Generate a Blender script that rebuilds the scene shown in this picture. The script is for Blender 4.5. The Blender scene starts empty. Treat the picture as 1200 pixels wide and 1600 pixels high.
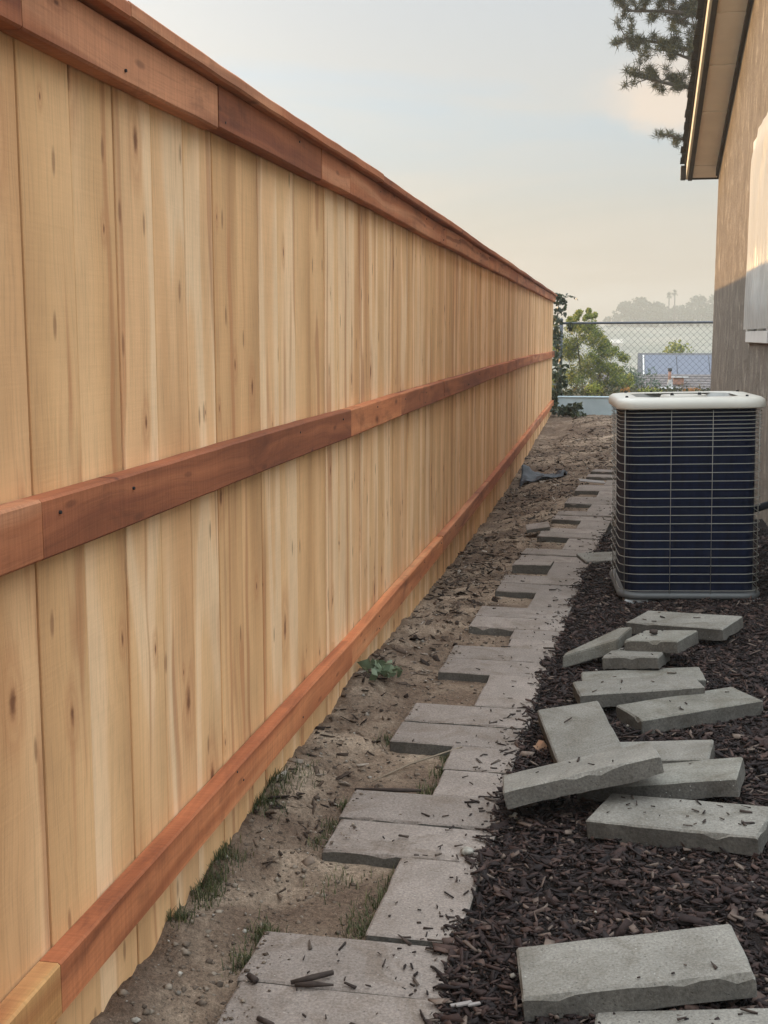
import bpy, bmesh, math, random
import numpy as np
from mathutils import Vector, Matrix, Euler

random.seed(7)
RNG = np.random.default_rng(11)
R = math.radians
S = bpy.context.scene
COL = S.collection

# ------------------------------------------------------------------ camera
CAM_H = 1.237
cd = bpy.data.cameras.new('camera')
cd.sensor_fit = 'VERTICAL'
cd.sensor_height = 36.0
cd.lens = 1900 / 1600 * 36.0
cd.clip_start = 0.05
cd.clip_end = 2000
cam = bpy.data.objects.new('camera', cd)
COL.objects.link(cam)
cam.location = (0, 0, CAM_H)
cam.rotation_euler = (R(90 - 8.236), 0, R(10.59))
S.camera = cam

# ------------------------------------------------------------------ light
SUN_ELEV = R(3.3)          # low evening sun, behind the fence to the front left
SUN_AZ = R(-46)            # measured from +Y, negative = left
sun_dir = Vector((math.sin(SUN_AZ) * math.cos(SUN_ELEV), math.cos(SUN_AZ) * math.cos(SUN_ELEV), math.sin(SUN_ELEV)))
sl = bpy.data.lights.new('sun', 'SUN')
sl.energy = 3.4
sl.angle = R(0.9)
sl.color = (1.0, 0.60, 0.25)
sun = bpy.data.objects.new('sun', sl)
COL.objects.link(sun)
sun.rotation_euler = (-sun_dir).to_track_quat('-Z', 'Y').to_euler()

world = bpy.data.worlds.new('World')
S.world = world
world.use_nodes = True


class NT:
    """small node-tree writer"""
    def __init__(self, tree):
        self.t = tree
        self.n = tree.nodes
        self.l = tree.links

    def new(self, kind, **kw):
        nd = self.n.new(kind)
        for k, v in kw.items():
            setattr(nd, k, v)
        return nd

    def put(self, sock, v):
        if isinstance(v, bpy.types.NodeSocket):
            self.l.new(v, sock)
        elif v is not None:
            try:
                sock.default_value = v
            except Exception:
                sock.default_value = (*v, 1.0)

    def math(self, op, a, b=None, c=None, clamp=False):
        nd = self.new('ShaderNodeMath', operation=op, use_clamp=clamp)
        for i, v in enumerate((a, b, c)):
            if v is not None:
                self.put(nd.inputs[i], v)
        return nd.outputs[0]

    def vmath(self, op, a, b=None):
        nd = self.new('ShaderNodeVectorMath', operation=op)
        self.put(nd.inputs[0], a)
        if b is not None:
            self.put(nd.inputs[1], b)
        return nd.outputs[1] if op in ('DOT_PRODUCT', 'LENGTH') else nd.outputs[0]

    def sep(self, v):
        nd = self.new('ShaderNodeSeparateXYZ')
        self.put(nd.inputs[0], v)
        return nd.outputs

    def comb(self, x, y, z):
        nd = self.new('ShaderNodeCombineXYZ')
        for i, v in enumerate((x, y, z)):
            self.put(nd.inputs[i], v)
        return nd.outputs[0]

    def noise(self, vec, scale=1.0, detail=4.0, rough=0.55, dist=0.0, color=False):
        nd = self.new('ShaderNodeTexNoise')
        self.put(nd.inputs['Vector'], vec)
        nd.inputs['Scale'].default_value = scale
        nd.inputs['Detail'].default_value = detail
        nd.inputs['Roughness'].default_value = rough
        nd.inputs['Distortion'].default_value = dist
        return nd.outputs['Color'] if color else nd.outputs['Fac']

    def voronoi(self, vec, scale=1.0, rand=1.0):
        nd = self.new('ShaderNodeTexVoronoi')
        self.put(nd.inputs['Vector'], vec)
        nd.inputs['Scale'].default_value = scale
        nd.inputs['Randomness'].default_value = rand
        return nd

    def ramp(self, fac, stops, interp='LINEAR'):
        nd = self.new('ShaderNodeValToRGB')
        cr = nd.color_ramp
        cr.interpolation = interp
        while len(cr.elements) > 1:
            cr.elements.remove(cr.elements[-1])
        first = True
        for p, c in stops:
            if not isinstance(c, (tuple, list)):
                c = (c, c, c)
            e = cr.elements[0] if first else cr.elements.new(p)
            e.position = p
            e.color = (*c[:3], 1)
            first = False
        self.put(nd.inputs[0], fac)
        return nd.outputs[0]

    def mix(self, fac, a, b, mode='MIX'):
        nd = self.new('ShaderNodeMix', data_type='RGBA', blend_type=mode)
        self.put(nd.inputs[0], fac)
        self.put(nd.inputs[6], a)
        self.put(nd.inputs[7], b)
        return nd.outputs[2]

    def bump(self, height, strength=0.3, dist=0.01, normal=None):
        nd = self.new('ShaderNodeBump')
        nd.inputs['Strength'].default_value = strength
        nd.inputs['Distance'].default_value = dist
        self.put(nd.inputs['Height'], height)
        if normal is not None:
            self.put(nd.inputs['Normal'], normal)
        return nd.outputs[0]


def build_world():
    w = NT(world.node_tree)
    w.n.clear()
    out = w.new('ShaderNodeOutputWorld')
    bg = w.new('ShaderNodeBackground')
    bg.inputs['Strength'].default_value = 0.1
    w.l.new(bg.outputs[0], out.inputs[0])
    sky = w.new('ShaderNodeTexSky', sky_type='NISHITA')
    sky.sun_disc = False
    sky.sun_elevation = SUN_ELEV
    sky.sun_rotation = SUN_AZ
    sky.air_density = 1.0
    sky.dust_density = 2.0
    sky.ozone_density = 1.0
    d = w.vmath('NORMALIZE', w.new('ShaderNodeTexCoord').outputs['Generated'])
    x, y, z = w.sep(d)
    zc = w.math('MAXIMUM', z, 0.0)
    # thin high haze-cloud veil: cream at the horizon, grey blue higher up, brighter overhead
    base = w.ramp(zc, [(0.0, (0.36, 0.32, 0.265)), (0.05, (0.36, 0.325, 0.28)), (0.10, (0.345, 0.345, 0.325)),
                       (0.17, (0.305, 0.375, 0.43)), (0.26, (0.265, 0.385, 0.515)), (0.40, (0.57, 0.66, 0.74)), (0.7, (1.45, 1.62, 1.78)), (1.0, (1.95, 2.15, 2.32))])
    # cloud texture on a plane overhead
    k = w.math('ADD', zc, 0.09)
    p = w.comb(w.math('DIVIDE', x, k), w.math('DIVIDE', y, k), w.math('MULTIPLY', z, 6.0))
    n1 = w.noise(p, 0.55, 6, 0.55, 0.6)
    m1 = w.ramp(n1, [(0.40, 0.0), (0.60, 1.0)])
    veil = w.mix(w.math('MULTIPLY', w.math('MULTIPLY', m1, 0.6), w.ramp(zc, [(0.30, 1.0), (0.55, 0.0)])), base, (0.42, 0.385, 0.34))
    # a soft low cumulus to the right of the view
    dx = w.vmath('SUBTRACT', d, (0.048, 0.97, 0.180))
    wob = w.vmath('SUBTRACT', w.noise(w.vmath('MULTIPLY', d, (1, 1, 1.6)), 22, 4, 0.55, 0, True), (0.5, 0.5, 0.5))
    dw = w.vmath('ADD', dx, w.vmath('MULTIPLY', wob, (0.06, 0.0, 0.05)))
    ln = w.vmath('LENGTH', w.vmath('MULTIPLY', dw, (12, 3, 27)))
    blob = w.ramp(ln, [(0.25, 1.0), (1.2, 0.0)], 'EASE')
    veil = w.mix(w.math('MULTIPLY', blob, 0.9), veil, (0.54, 0.445, 0.365))
    # glow round the hidden sun
    s = w.vmath('DOT_PRODUCT', d, tuple(sun_dir))
    s = w.math('MAXIMUM', s, 0.0)
    g1 = w.math('MULTIPLY', w.math('POWER', s, 12.0), 0.52)
    glow = w.mix(1.0, (0.92, 0.84, 0.70), w.comb(g1, g1, g1), 'MULTIPLY')
    tot = w.mix(1.0, veil, glow, 'ADD')
    tot = w.vmath('MULTIPLY', tot, (10.0, 10.0, 10.0))
    tot = w.vmath('ADD', tot, w.vmath('MULTIPLY', sky.outputs[0], (0.16, 0.16, 0.17)))
    w.l.new(tot, bg.inputs['Color'])


build_world()

S.view_settings.view_transform = 'Standard'
S.view_settings.look = 'None'
S.view_settings.exposure = 0.68
S.view_settings.gamma = 1.0
S.view_settings.use_curve_mapping = False
S.cycles.use_denoising = True
S.cycles.max_bounces = 8
S.cycles.diffuse_bounces = 4
S.cycles.transparent_max_bounces = 12
S.cycles.volume_bounces = 1


# ------------------------------------------------------------------ helpers
def link(o, parent=None):
    COL.objects.link(o)
    if parent is not None:
        o.parent = parent
    return o


def tag(o, label=None, cat=None, group=None, kind=None):
    if label:
        o['label'] = label
    if cat:
        o['category'] = cat
    if group:
        o['group'] = group
    if kind:
        o['kind'] = kind
    return o


def empty(name, loc=(0, 0, 0), rot=(0, 0, 0), label=None, cat=None, group=None):
    o = bpy.data.objects.new(name, None)
    o.empty_display_size = 0.1
    o.location = loc
    o.rotation_euler = rot
    link(o)
    return tag(o, label, cat, group)


def mesh_obj(name, verts, faces, mat, parent=None, smooth=False):
    me = bpy.data.meshes.new(name)
    me.from_pydata([tuple(v) for v in verts], [], faces)
    me.materials.append(mat)
    if smooth:
        me.polygons.foreach_set('use_smooth', [True] * len(me.polygons))
    me.update()
    return link(bpy.data.objects.new(name, me), parent)


def np_mesh(name, V, F, mat, parent=None, smooth=False):
    """V (n,3), F (m,k) with constant k, fast"""
    V = np.ascontiguousarray(V, dtype=np.float32)
    F = np.ascontiguousarray(F, dtype=np.int32)
    me = bpy.data.meshes.new(name)
    m, k = F.shape
    me.vertices.add(len(V))
    me.vertices.foreach_set('co', V.ravel())
    me.loops.add(m * k)
    me.loops.foreach_set('vertex_index', F.ravel())
    me.polygons.add(m)
    me.polygons.foreach_set('loop_start', np.arange(0, m * k, k, dtype=np.int32))
    me.polygons.foreach_set('loop_total', np.full(m, k, dtype=np.int32))
    if smooth:
        me.polygons.foreach_set('use_smooth', np.ones(m, dtype=bool))
    me.materials.append(mat)
    me.update(calc_edges=True)
    return link(bpy.data.objects.new(name, me), parent)


def bm_obj(name, bm, mat, parent=None, smooth=False):
    me = bpy.data.meshes.new(name)
    bm.normal_update()
    bm.to_mesh(me)
    bm.free()
    me.materials.append(mat)
    if smooth:
        me.polygons.foreach_set('use_smooth', [True] * len(me.polygons))
    return link(bpy.data.objects.new(name, me), parent)


def bm_box(bm, x0, x1, y0, y1, z0, z1, bevel=0.0, segs=1):
    r = bmesh.ops.create_cube(bm, size=1.0)
    for v in r['verts']:
        v.co = Vector(((x0 + x1) / 2 + v.co.x * (x1 - x0), (y0 + y1) / 2 + v.co.y * (y1 - y0), (z0 + z1) / 2 + v.co.z * (z1 - z0)))
    if bevel > 0:
        ed = list({e for v in r['verts'] for e in v.link_edges})
        bmesh.ops.bevel(bm, geom=ed, offset=bevel, segments=segs, affect='EDGES', profile=0.6)


def box(name, x0, x1, y0, y1, z0, z1, mat, parent=None, bevel=0.0, segs=1):
    bm = bmesh.new()
    bm_box(bm, x0, x1, y0, y1, z0, z1, bevel, segs)
    return bm_obj(name, bm, mat, parent)


def bm_tube(bm, pts, radii, sides=8, cap=True, closed=False):
    pts = [Vector(p) for p in pts]
    n = len(pts)
    if not isinstance(radii, (list, tuple)):
        radii = [radii] * n
    rings = []
    up = Vector((0, 0, 1))
    for i, p in enumerate(pts):
        a = pts[(i - 1) % n] if (closed or i > 0) else p
        b = pts[(i + 1) % n] if (closed or i < n - 1) else p
        t = (b - a).normalized()
        u = up if abs(t.dot(up)) < 0.95 else Vector((1, 0, 0))
        s = t.cross(u).normalized()
        q = s.cross(t)
        rings.append([bm.verts.new(p + (s * math.cos(2 * math.pi * k / sides) + q * math.sin(2 * math.pi * k / sides)) * radii[i]) for k in range(sides)])
    for i in range(n if closed else n - 1):
        A, B = rings[i], rings[(i + 1) % n]
        for k in range(sides):
            bm.faces.new((A[k], A[(k + 1) % sides], B[(k + 1) % sides], B[k]))
    if cap and not closed:
        bm.faces.new(rings[0][::-1])
        bm.faces.new(rings[-1])


def tube(name, pts, radii, mat, parent=None, sides=8, closed=False):
    bm = bmesh.new()
    bm_tube(bm, pts, radii, sides, True, closed)
    return bm_obj(name, bm, mat, parent, True)


def hash2(i, j, seed):
    h = (i.astype(np.int64) * 374761393 + j.astype(np.int64) * 668265263 + seed * 974711) & 0x7fffffff
    h = ((h ^ (h >> 13)) * 1274126177) & 0x7fffffff
    h = h ^ (h >> 16)
    return (h & 0xffff) / 65535.0


def vnoise(x, y, seed=0):
    x = np.asarray(x, float)
    y = np.asarray(y, float)
    i = np.floor(x).astype(np.int64)
    j = np.floor(y).astype(np.int64)
    u = x - i
    v = y - j
    u = u * u * (3 - 2 * u)
    v = v * v * (3 - 2 * v)
    a, b = hash2(i, j, seed), hash2(i + 1, j, seed)
    c, d = hash2(i, j + 1, seed), hash2(i + 1, j + 1, seed)
    return (a * (1 - u) + b * u) * (1 - v) + (c * (1 - u) + d * u) * v


def fbm(x, y, seed=0, octs=4):
    r = 0
    amp = 0.5
    for o in range(octs):
        r = r + amp * (vnoise(x * 2 ** o, y * 2 ** o, seed + o * 17) - 0.5)
        amp *= 0.55
    return r


# ------------------------------------------------------------------ materials
def new_mat(name):
    m = bpy.data.materials.new(name)
    m.use_nodes = True
    t = NT(m.node_tree)
    b = t.n['Principled BSDF']
    return m, t, b


def plain(name, col, rough=0.6, metal=0.0, spec=0.5, vary=0.12, scale=30, bump=0.0):
    m, t, b = new_mat(name)
    tc = t.new('ShaderNodeTexCoord').outputs['Object']
    n = t.noise(tc, scale, 4)
    f = t.ramp(n, [(0.3, 1 - vary), (0.7, 1 + vary)])
    t.put(b.inputs['Base Color'], t.mix(1.0, (*col, 1), f, 'MULTIPLY'))
    b.inputs['Roughness'].default_value = rough
    b.inputs['Metallic'].default_value = metal
    b.inputs['Specular IOR Level'].default_value = spec
    if bump:
        t.put(b.inputs['Normal'], t.bump(n, bump, 0.01))
    return m


def wood(name, axis, tones, dark, streak, knots=1.0, rough=0.75, bw=5.2, blotch=0.75):
    """axis: 'Z' grain upright, 'Y' grain lengthwise.  tones = [(pos,col)...] across the bands"""
    m, t, b = new_mat(name)
    tc = t.new('ShaderNodeTexCoord').outputs['Object']
    oi = t.new('ShaderNodeObjectInfo')
    rnd = oi.outputs['Random']
    off = t.vmath('MULTIPLY', t.comb(rnd, rnd, rnd), (37.1, 91.7, 53.3))
    if axis == 'Z':
        sx = lambda w, l: (w, w, l)
    else:
        sx = lambda w, l: (w, l, w)
    P = t.vmath('ADD', tc, off)
    # slow sideways wander of the grain
    wob = t.noise(t.vmath('MULTIPLY', P, sx(4.0, 1.5)), 1.0, 2.5, 0.5, 0, True)
    wob = t.vmath('MULTIPLY', t.vmath('SUBTRACT', wob, (0.5, 0.5, 0.5)), (0.07, 0.07, 0.07))
    Q = t.vmath('ADD', P, wob)
    band = t.noise(t.vmath('MULTIPLY', Q, sx(bw, 0.40)), 1.0, 1.2 if axis == 'Z' else 2, 0.4, 0.4)
    band = t.math('ADD', band, t.math('MULTIPLY', t.math('SUBTRACT', rnd, 0.5), 0.36))
    col = t.ramp(band, tones)
    # reddish heartwood streaks in some places
    st = t.noise(t.vmath('MULTIPLY', Q, sx(13.0, 0.55)), 1.0, 1.5, 0.5, 0.6)
    stm = t.ramp(st, [(0.61, 0.0), (0.68, 1.0)]) if axis == 'Z' else t.ramp(st, [(0.575, 0.0), (0.69, 1.0)])
    blot = t.noise(t.vmath('MULTIPLY', P, sx(5.0, 2.4)), 1.0, 4, 0.6)
    col = t.mix(t.math('MULTIPLY', stm, 0.66), col, (*streak, 1))
    # fine grain lines
    gr = t.noise(t.vmath('MULTIPLY', Q, sx(170.0, 2.6)), 1.0, 4, 0.62)
    gm = t.ramp(gr, [(0.28, 0.82), (0.50, 1.0), (0.8, 1.05)])
    col = t.mix(0.95, col, gm, 'MULTIPLY')
    gb = t.ramp(blot, [(0.28, 0.80), (0.60, 1.05)])
    col = t.mix(blotch, col, gb, 'MULTIPLY')
    if blotch > 0.9:
        sm = t.ramp(t.noise(t.vmath('MULTIPLY', P, sx(9.0, 3.2)), 1.0, 5, 0.65, 0.5), [(0.55, 0.0), (0.75, 1.0)])
        col = t.mix(t.math('MULTIPLY', sm, 0.62), col, (*dark, 1))
    # knots: sparse long dark eyes
    kx, ky, kz = t.sep(t.vmath('ADD', P, t.vmath('MULTIPLY', wob, (0.5, 0.5, 0.5))))
    flat = (lambda w, l: t.comb(t.math('MULTIPLY', ky, w), t.math('MULTIPLY', kz, l), 0.0)) if axis == 'Z' else (lambda w, l: t.comb(t.math('MULTIPLY', kz, w), t.math('MULTIPLY', ky, l), 0.0))
    vk = t.voronoi(flat(6.0, 2.2), 1.0, 1.0)
    vk.voronoi_dimensions = '2D'
    pick = t.sep(vk.outputs['Color'])[0]
    size = t.math('ADD', 0.30, t.math('MULTIPLY', t.math('POWER', t.sep(vk.outputs['Color'])[1], 2.0), 1.3))
    kd = t.math('DIVIDE', vk.outputs['Distance'], size)
    kd = t.math('ADD', kd, t.math('MULTIPLY', t.math('SUBTRACT', t.noise(P, 45.0, 3, 0.6), 0.5), 0.06))
    core = t.ramp(kd, [(0.018, 1.0), (0.060, 0.0)])
    halo = t.ramp(t.math('ADD', kd, t.math('MULTIPLY', t.math('SUBTRACT', gr, 0.5), 0.10)), [(0.05, 1.0), (0.10, 0.35), (0.13, 0.75), (0.24, 0.0)])
    on = t.math('GREATER_THAN', pick, 0.47)
    col = t.mix(t.math('MULTIPLY', t.math('MULTIPLY', halo, on), 0.55 * knots), col, (*streak, 1))
    col = t.mix(t.math('MULTIPLY', t.math('MULTIPLY', core, on), 0.85 * knots), col, (*dark, 1))
    # tight pin knots
    vp = t.voronoi(flat(13.0, 3.6), 1.0, 1.0)
    vp.voronoi_dimensions = '2D'
    onp = t.math('GREATER_THAN', t.sep(vp.outputs['Color'])[1], 0.78)
    pin = t.ramp(vp.outputs['Distance'], [(0.05, 1.0), (0.11, 0.0)])
    col = t.mix(t.math('MULTIPLY', t.math('MULTIPLY', pin, onp), 0.55 * knots), col, (*dark, 1))
    t.put(b.inputs['Base Color'], col)
    b.inputs['Roughness'].default_value = rough
    b.inputs['Specular IOR Level'].default_value = 0.25
    # saw marks across the board + grain
    saw = t.noise(t.vmath('MULTIPLY', P, sx(7.0, 150.0)), 1.0, 2, 0.5, 0.3)
    sc = t.ramp(saw, [(0.35, 0.86), (0.65, 1.06)])
    b.inputs['Base Color'].default_value = (1, 1, 1, 1)
    t.put(b.inputs['Base Color'], t.mix(0.8 if axis == 'Y' else 0.14, col, sc, 'MULTIPLY'))
    h = t.math('ADD', t.math('MULTIPLY', gr, 0.7), t.math('MULTIPLY', saw, 0.4))
    t.put(b.inputs['Normal'], t.bump(h, 0.30, 0.003))
    return m


M = {}
M['board'] = wood('pale_cedar', 'Z',
                  [(0.22, (0.60, 0.322, 0.143)), (0.37, (0.75, 0.430, 0.200)), (0.485, (0.82, 0.490, 0.242)), (0.515, (0.88, 0.562, 0.310)), (0.61, (0.89, 0.588, 0.336)), (0.65, (0.83, 0.490, 0.245)), (0.80, (0.65, 0.345, 0.155))],
                  (0.17, 0.062, 0.028), (0.50, 0.215, 0.09))
M['red_rail'] = wood('stained_redwood', 'Y',
                     [(0.28, (0.25, 0.080, 0.035)), (0.44, (0.37, 0.123, 0.053)), (0.55, (0.45, 0.158, 0.068)), (0.70, (0.55, 0.235, 0.115))],
                     (0.06, 0.02, 0.012), (0.20, 0.06, 0.03), 0.8, 0.75, 14.0, 1.0)
M['orange_rail'] = wood('orange_redwood', 'Y',
                        [(0.28, (0.38, 0.122, 0.050)), (0.44, (0.52, 0.180, 0.073)), (0.58, (0.60, 0.225, 0.092)), (0.72, (0.66, 0.31, 0.145))],
                        (0.10, 0.03, 0.015), (0.30, 0.09, 0.035), 0.8, 0.75, 14.0, 1.0)
M['pale_rail'] = wood('unstained_redwood', 'Y',
                      [(0.30, (0.38, 0.16, 0.06)), (0.48, (0.54, 0.27, 0.095)), (0.66, (0.62, 0.35, 0.14))],
                      (0.12, 0.04, 0.015), (0.30, 0.08, 0.03), 0.8)


def concrete(name, lo, hi, stain):
    m, t, b = new_mat(name)
    tc = t.new('ShaderNodeTexCoord').outputs['Object']
    rnd = t.new('ShaderNodeObjectInfo').outputs['Random']
    P = t.vmath('ADD', tc, t.vmath('MULTIPLY', t.comb(rnd, rnd, rnd), (13.7, 29.1, 7.7)))
    big = t.noise(P, 7.0, 5, 0.6)
    col = t.ramp(big, [(0.30, lo), (0.70, hi)])
    tone = t.ramp(rnd, [(0.0, 0.86), (1.0, 1.10)])
    col = t.mix(1.0, col, tone, 'MULTIPLY')
    st = t.ramp(t.noise(P, 6.0, 6, 0.7, 0.9), [(0.48, 0.0), (0.66, 1.0)])
    col = t.mix(t.math('MULTIPLY', st, 0.62), col, (*stain, 1))
    sp = t.noise(P, 170.0, 4, 0.75)
    col = t.mix(0.9, col, t.ramp(sp, [(0.30, 0.58), (0.5, 1.0), (0.70, 1.42)]), 'MULTIPLY')
    pit = t.voronoi(P, 95.0)
    pm = t.ramp(pit.outputs['Distance'], [(0.10, 1.0), (0.22, 0.0)])
    pon = t.math('GREATER_THAN', t.sep(pit.outputs['Color'])[0], 0.72)
    pm = t.math('MULTIPLY', pm, pon)
    col = t.mix(t.math('MULTIPLY', pm, 0.6), col, (0.07, 0.065, 0.055, 1))
    lit = t.voronoi(P, 70.0)
    lm = t.math('MULTIPLY', t.ramp(lit.outputs['Distance'], [(0.06, 1.0), (0.13, 0.0)]), t.math('GREATER_THAN', t.sep(lit.outputs['Color'])[1], 0.86))
    col = t.mix(t.math('MULTIPLY', lm, 0.55), col, (0.55, 0.53, 0.48, 1))
    t.put(b.inputs['Base Color'], col)
    b.inputs['Roughness'].default_value = 0.93
    b.inputs['Specular IOR Level'].default_value = 0.2
    h = t.math('ADD', t.math('MULTIPLY', sp, 0.5), t.math('MULTIPLY', t.noise(P, 60.0, 4, 0.6), 0.7))
    h = t.math('SUBTRACT', h, t.math('MULTIPLY', pm, 0.8))
    t.put(b.inputs['Normal'], t.bump(h, 0.55, 0.004))
    return m


M['paver'] = concrete('path_concrete', (0.195, 0.160, 0.135), (0.262, 0.218, 0.187), (0.135, 0.100, 0.074))
M['slab'] = concrete('loose_concrete', (0.160, 0.145, 0.122), (0.232, 0.212, 0.181), (0.105, 0.088, 0.066))
M['side'] = concrete('shaded_side_concrete', (0.085, 0.076, 0.064), (0.135, 0.122, 0.104), (0.060, 0.050, 0.040))  # side faces of the slabs: their shade put into a darker concrete colour
M['slab_dirty'] = concrete('dirty_concrete', (0.135, 0.122, 0.098), (0.215, 0.20, 0.17), (0.09, 0.072, 0.05))


def soil(name, cols, patch, pscale):
    m, t, b = new_mat(name)
    tc = t.new('ShaderNodeTexCoord').outputs['Object']
    n = t.noise(tc, 5.0, 8, 0.68, 0.4)
    col = t.ramp(n, cols)
    pf = t.ramp(t.noise(tc, pscale, 5, 0.6, 0.5), [(0.42, 0.0), (0.60, 1.0)])
    col = t.mix(t.math('MULTIPLY', pf, 0.75), col, (*patch, 1))
    f = t.noise(tc, 95.0, 5, 0.7)
    g2 = t.noise(tc, 330.0, 3, 0.7)
    col = t.mix(0.9, col, t.ramp(f, [(0.28, 0.40), (0.5, 1.0), (0.74, 1.5)]), 'MULTIPLY')
    col = t.mix(0.8, col, t.ramp(g2, [(0.32, 0.55), (0.5, 1.0), (0.70, 1.5)]), 'MULTIPLY')
    t.put(b.inputs['Base Color'], col)
    b.inputs['Roughness'].default_value = 0.97
    b.inputs['Specular IOR Level'].default_value = 0.15
    h = t.math('ADD', t.math('MULTIPLY', f, 0.5), t.noise(tc, 34.0, 6, 0.7))
    t.put(b.inputs['Normal'], t.bump(h, 0.9, 0.012))
    return m


M['dirt'] = soil('bare_dirt', [(0.30, (0.082, 0.053, 0.036)), (0.46, (0.195, 0.138, 0.096)), (0.66, (0.37, 0.28, 0.20))], (0.105, 0.068, 0.047), 1.3)
M['mulch_base'] = soil('mulch_soil', [(0.3, (0.009, 0.006, 0.005)), (0.6, (0.018, 0.012, 0.010))], (0.02, 0.014, 0.012), 3.0)
M['bed_soil'] = soil('bed_soil', [(0.3, (0.06, 0.045, 0.03)), (0.6, (0.12, 0.09, 0.06))], (0.09, 0.08, 0.04), 2.0)


def island_mat(name, stops, rough=0.85, spec=0.25, transl=0.0, noise_scale=0.0):
    """colour differs from loose piece to loose piece"""
    m, t, b = new_mat(name)
    g = t.new('ShaderNodeNewGeometry')
    col = t.ramp(g.outputs['Random Per Island'], stops)
    if noise_scale:
        tc = t.new('ShaderNodeTexCoord').outputs['Object']
        n = t.noise(tc, noise_scale, 3)
        col = t.mix(0.8, col, t.ramp(n, [(0.3, 0.6), (0.7, 1.35)]), 'MULTIPLY')
    t.put(b.inputs['Base Color'], col)
    b.inputs['Roughness'].default_value = rough
    b.inputs['Specular IOR Level'].default_value = spec
    if transl:
        tr = t.new('ShaderNodeBsdfTranslucent')
        t.put(tr.inputs['Color'], col)
        mx = t.new('ShaderNodeMixShader')
        mx.inputs[0].default_value = transl
        t.l.new(b.outputs[0], mx.inputs[1])
        t.l.new(tr.outputs[0], mx.inputs[2])
        t.l.new(mx.outputs[0], t.n['Material Output'].inputs[0])
    return m


M['mulch'] = island_mat('bark_chips', [(0.0, (0.008, 0.004, 0.0035)), (0.45, (0.019, 0.0098, 0.0080)), (0.72, (0.036, 0.0185, 0.0145)), (0.90, (0.066, 0.036, 0.027)), (1.0, (0.15, 0.11, 0.085))], 0.8, 0.3, 0, 60)
M['chip'] = island_mat('stray_chips', [(0.0, (0.022, 0.015, 0.013)), (0.7, (0.055, 0.038, 0.030)), (1.0, (0.10, 0.075, 0.058))], 0.85, 0.25, 0, 60)
M['litter'] = island_mat('dry_litter', [(0.0, (0.025, 0.016, 0.012)), (0.5, (0.07, 0.047, 0.034)), (0.85, (0.17, 0.12, 0.085)), (1.0, (0.38, 0.32, 0.26))], 0.9, 0.2, 0.1, 40)
M['clod'] = island_mat('dirt_clods', [(0.0, (0.07, 0.05, 0.037)), (0.6, (0.15, 0.112, 0.083)), (1.0, (0.26, 0.21, 0.16))], 0.95, 0.15, 0, 60)
M['pebble'] = island_mat('pale_pebbles', [(0.0, (0.18, 0.15, 0.12)), (1.0, (0.40, 0.36, 0.30))], 0.8, 0.3, 0, 80)
M['grass'] = island_mat('grass_blades', [(0.0, (0.045, 0.058, 0.022)), (0.7, (0.085, 0.095, 0.038)), (1.0, (0.19, 0.165, 0.075))], 0.7, 0.3, 0.3)
M['shrub'] = island_mat('shrub_leaves', [(0.0, (0.08, 0.12, 0.03)), (0.5, (0.20, 0.24, 0.06)), (0.88, (0.38, 0.37, 0.09)), (1.0, (0.55, 0.48, 0.15))], 0.6, 0.4, 0.45)
M['bluish_shrub'] = island_mat('greyish_leaves', [(0.0, (0.06, 0.10, 0.07)), (1.0, (0.13, 0.19, 0.12))], 0.6, 0.4, 0.35)
M['ivy'] = island_mat('ivy_leaves', [(0.0, (0.018, 0.03, 0.014)), (0.7, (0.04, 0.06, 0.025)), (1.0, (0.09, 0.10, 0.045))], 0.45, 0.5, 0.25)
M['weed'] = island_mat('weed_leaves', [(0.0, (0.08, 0.115, 0.06)), (1.0, (0.24, 0.29, 0.18))], 0.5, 0.4, 0.2)
M['cover'] = island_mat('ground_cover_leaves', [(0.0, (0.035, 0.045, 0.02)), (0.7, (0.085, 0.085, 0.035)), (1.0, (0.17, 0.13, 0.06))], 0.7, 0.3, 0.3)
M['orange_plant'] = island_mat('orange_leaves', [(0.0, (0.30, 0.14, 0.05)), (1.0, (0.55, 0.32, 0.13))], 0.6, 0.3, 0.3)
M['lime_plant'] = island_mat('lime_leaves', [(0.0, (0.16, 0.20, 0.04)), (1.0, (0.40, 0.42, 0.12))], 0.6, 0.3, 0.4)
M['pine'] = island_mat('pine_needles', [(0.0, (0.016, 0.024, 0.008)), (0.6, (0.042, 0.050, 0.015)), (1.0, (0.14, 0.11, 0.032))], 0.6, 0.3, 0.25)
M['far_leaf'] = island_mat('far_tree_leaves', [(0.0, (0.035, 0.055, 0.03)), (1.0, (0.08, 0.10, 0.05))], 0.8, 0.2, 0.1)
M['palm_leaf'] = island_mat('palm_fronds', [(0.0, (0.035, 0.05, 0.025)), (1.0, (0.07, 0.09, 0.04))], 0.7, 0.3, 0.1)
M['bark'] = plain('tree_bark', (0.075, 0.058, 0.045), 0.9, 0, 0.2, 0.3, 14, 0.6)
M['stem'] = plain('plant_stem', (0.10, 0.085, 0.05), 0.85, 0, 0.2, 0.2, 30)
M['ac_wire'] = plain('coated_wire', (0.24, 0.225, 0.19), 0.45, 0.25, 0.5, 0.12, 25)
M['ac_lid'] = plain('beige_enamel', (0.52, 0.485, 0.415), 0.42, 0.0, 0.5, 0.05, 9)
M['ac_base'] = plain('grey_enamel', (0.075, 0.075, 0.072), 0.5, 0.0, 0.5, 0.12, 15)
M['ac_fan'] = plain('grey_fan_guard', (0.38, 0.375, 0.345), 0.5, 0.2, 0.5, 0.1, 20)
M['dark_metal'] = plain('dark_metal', (0.03, 0.03, 0.032), 0.5, 0.6, 0.5, 0.15, 20)
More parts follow.
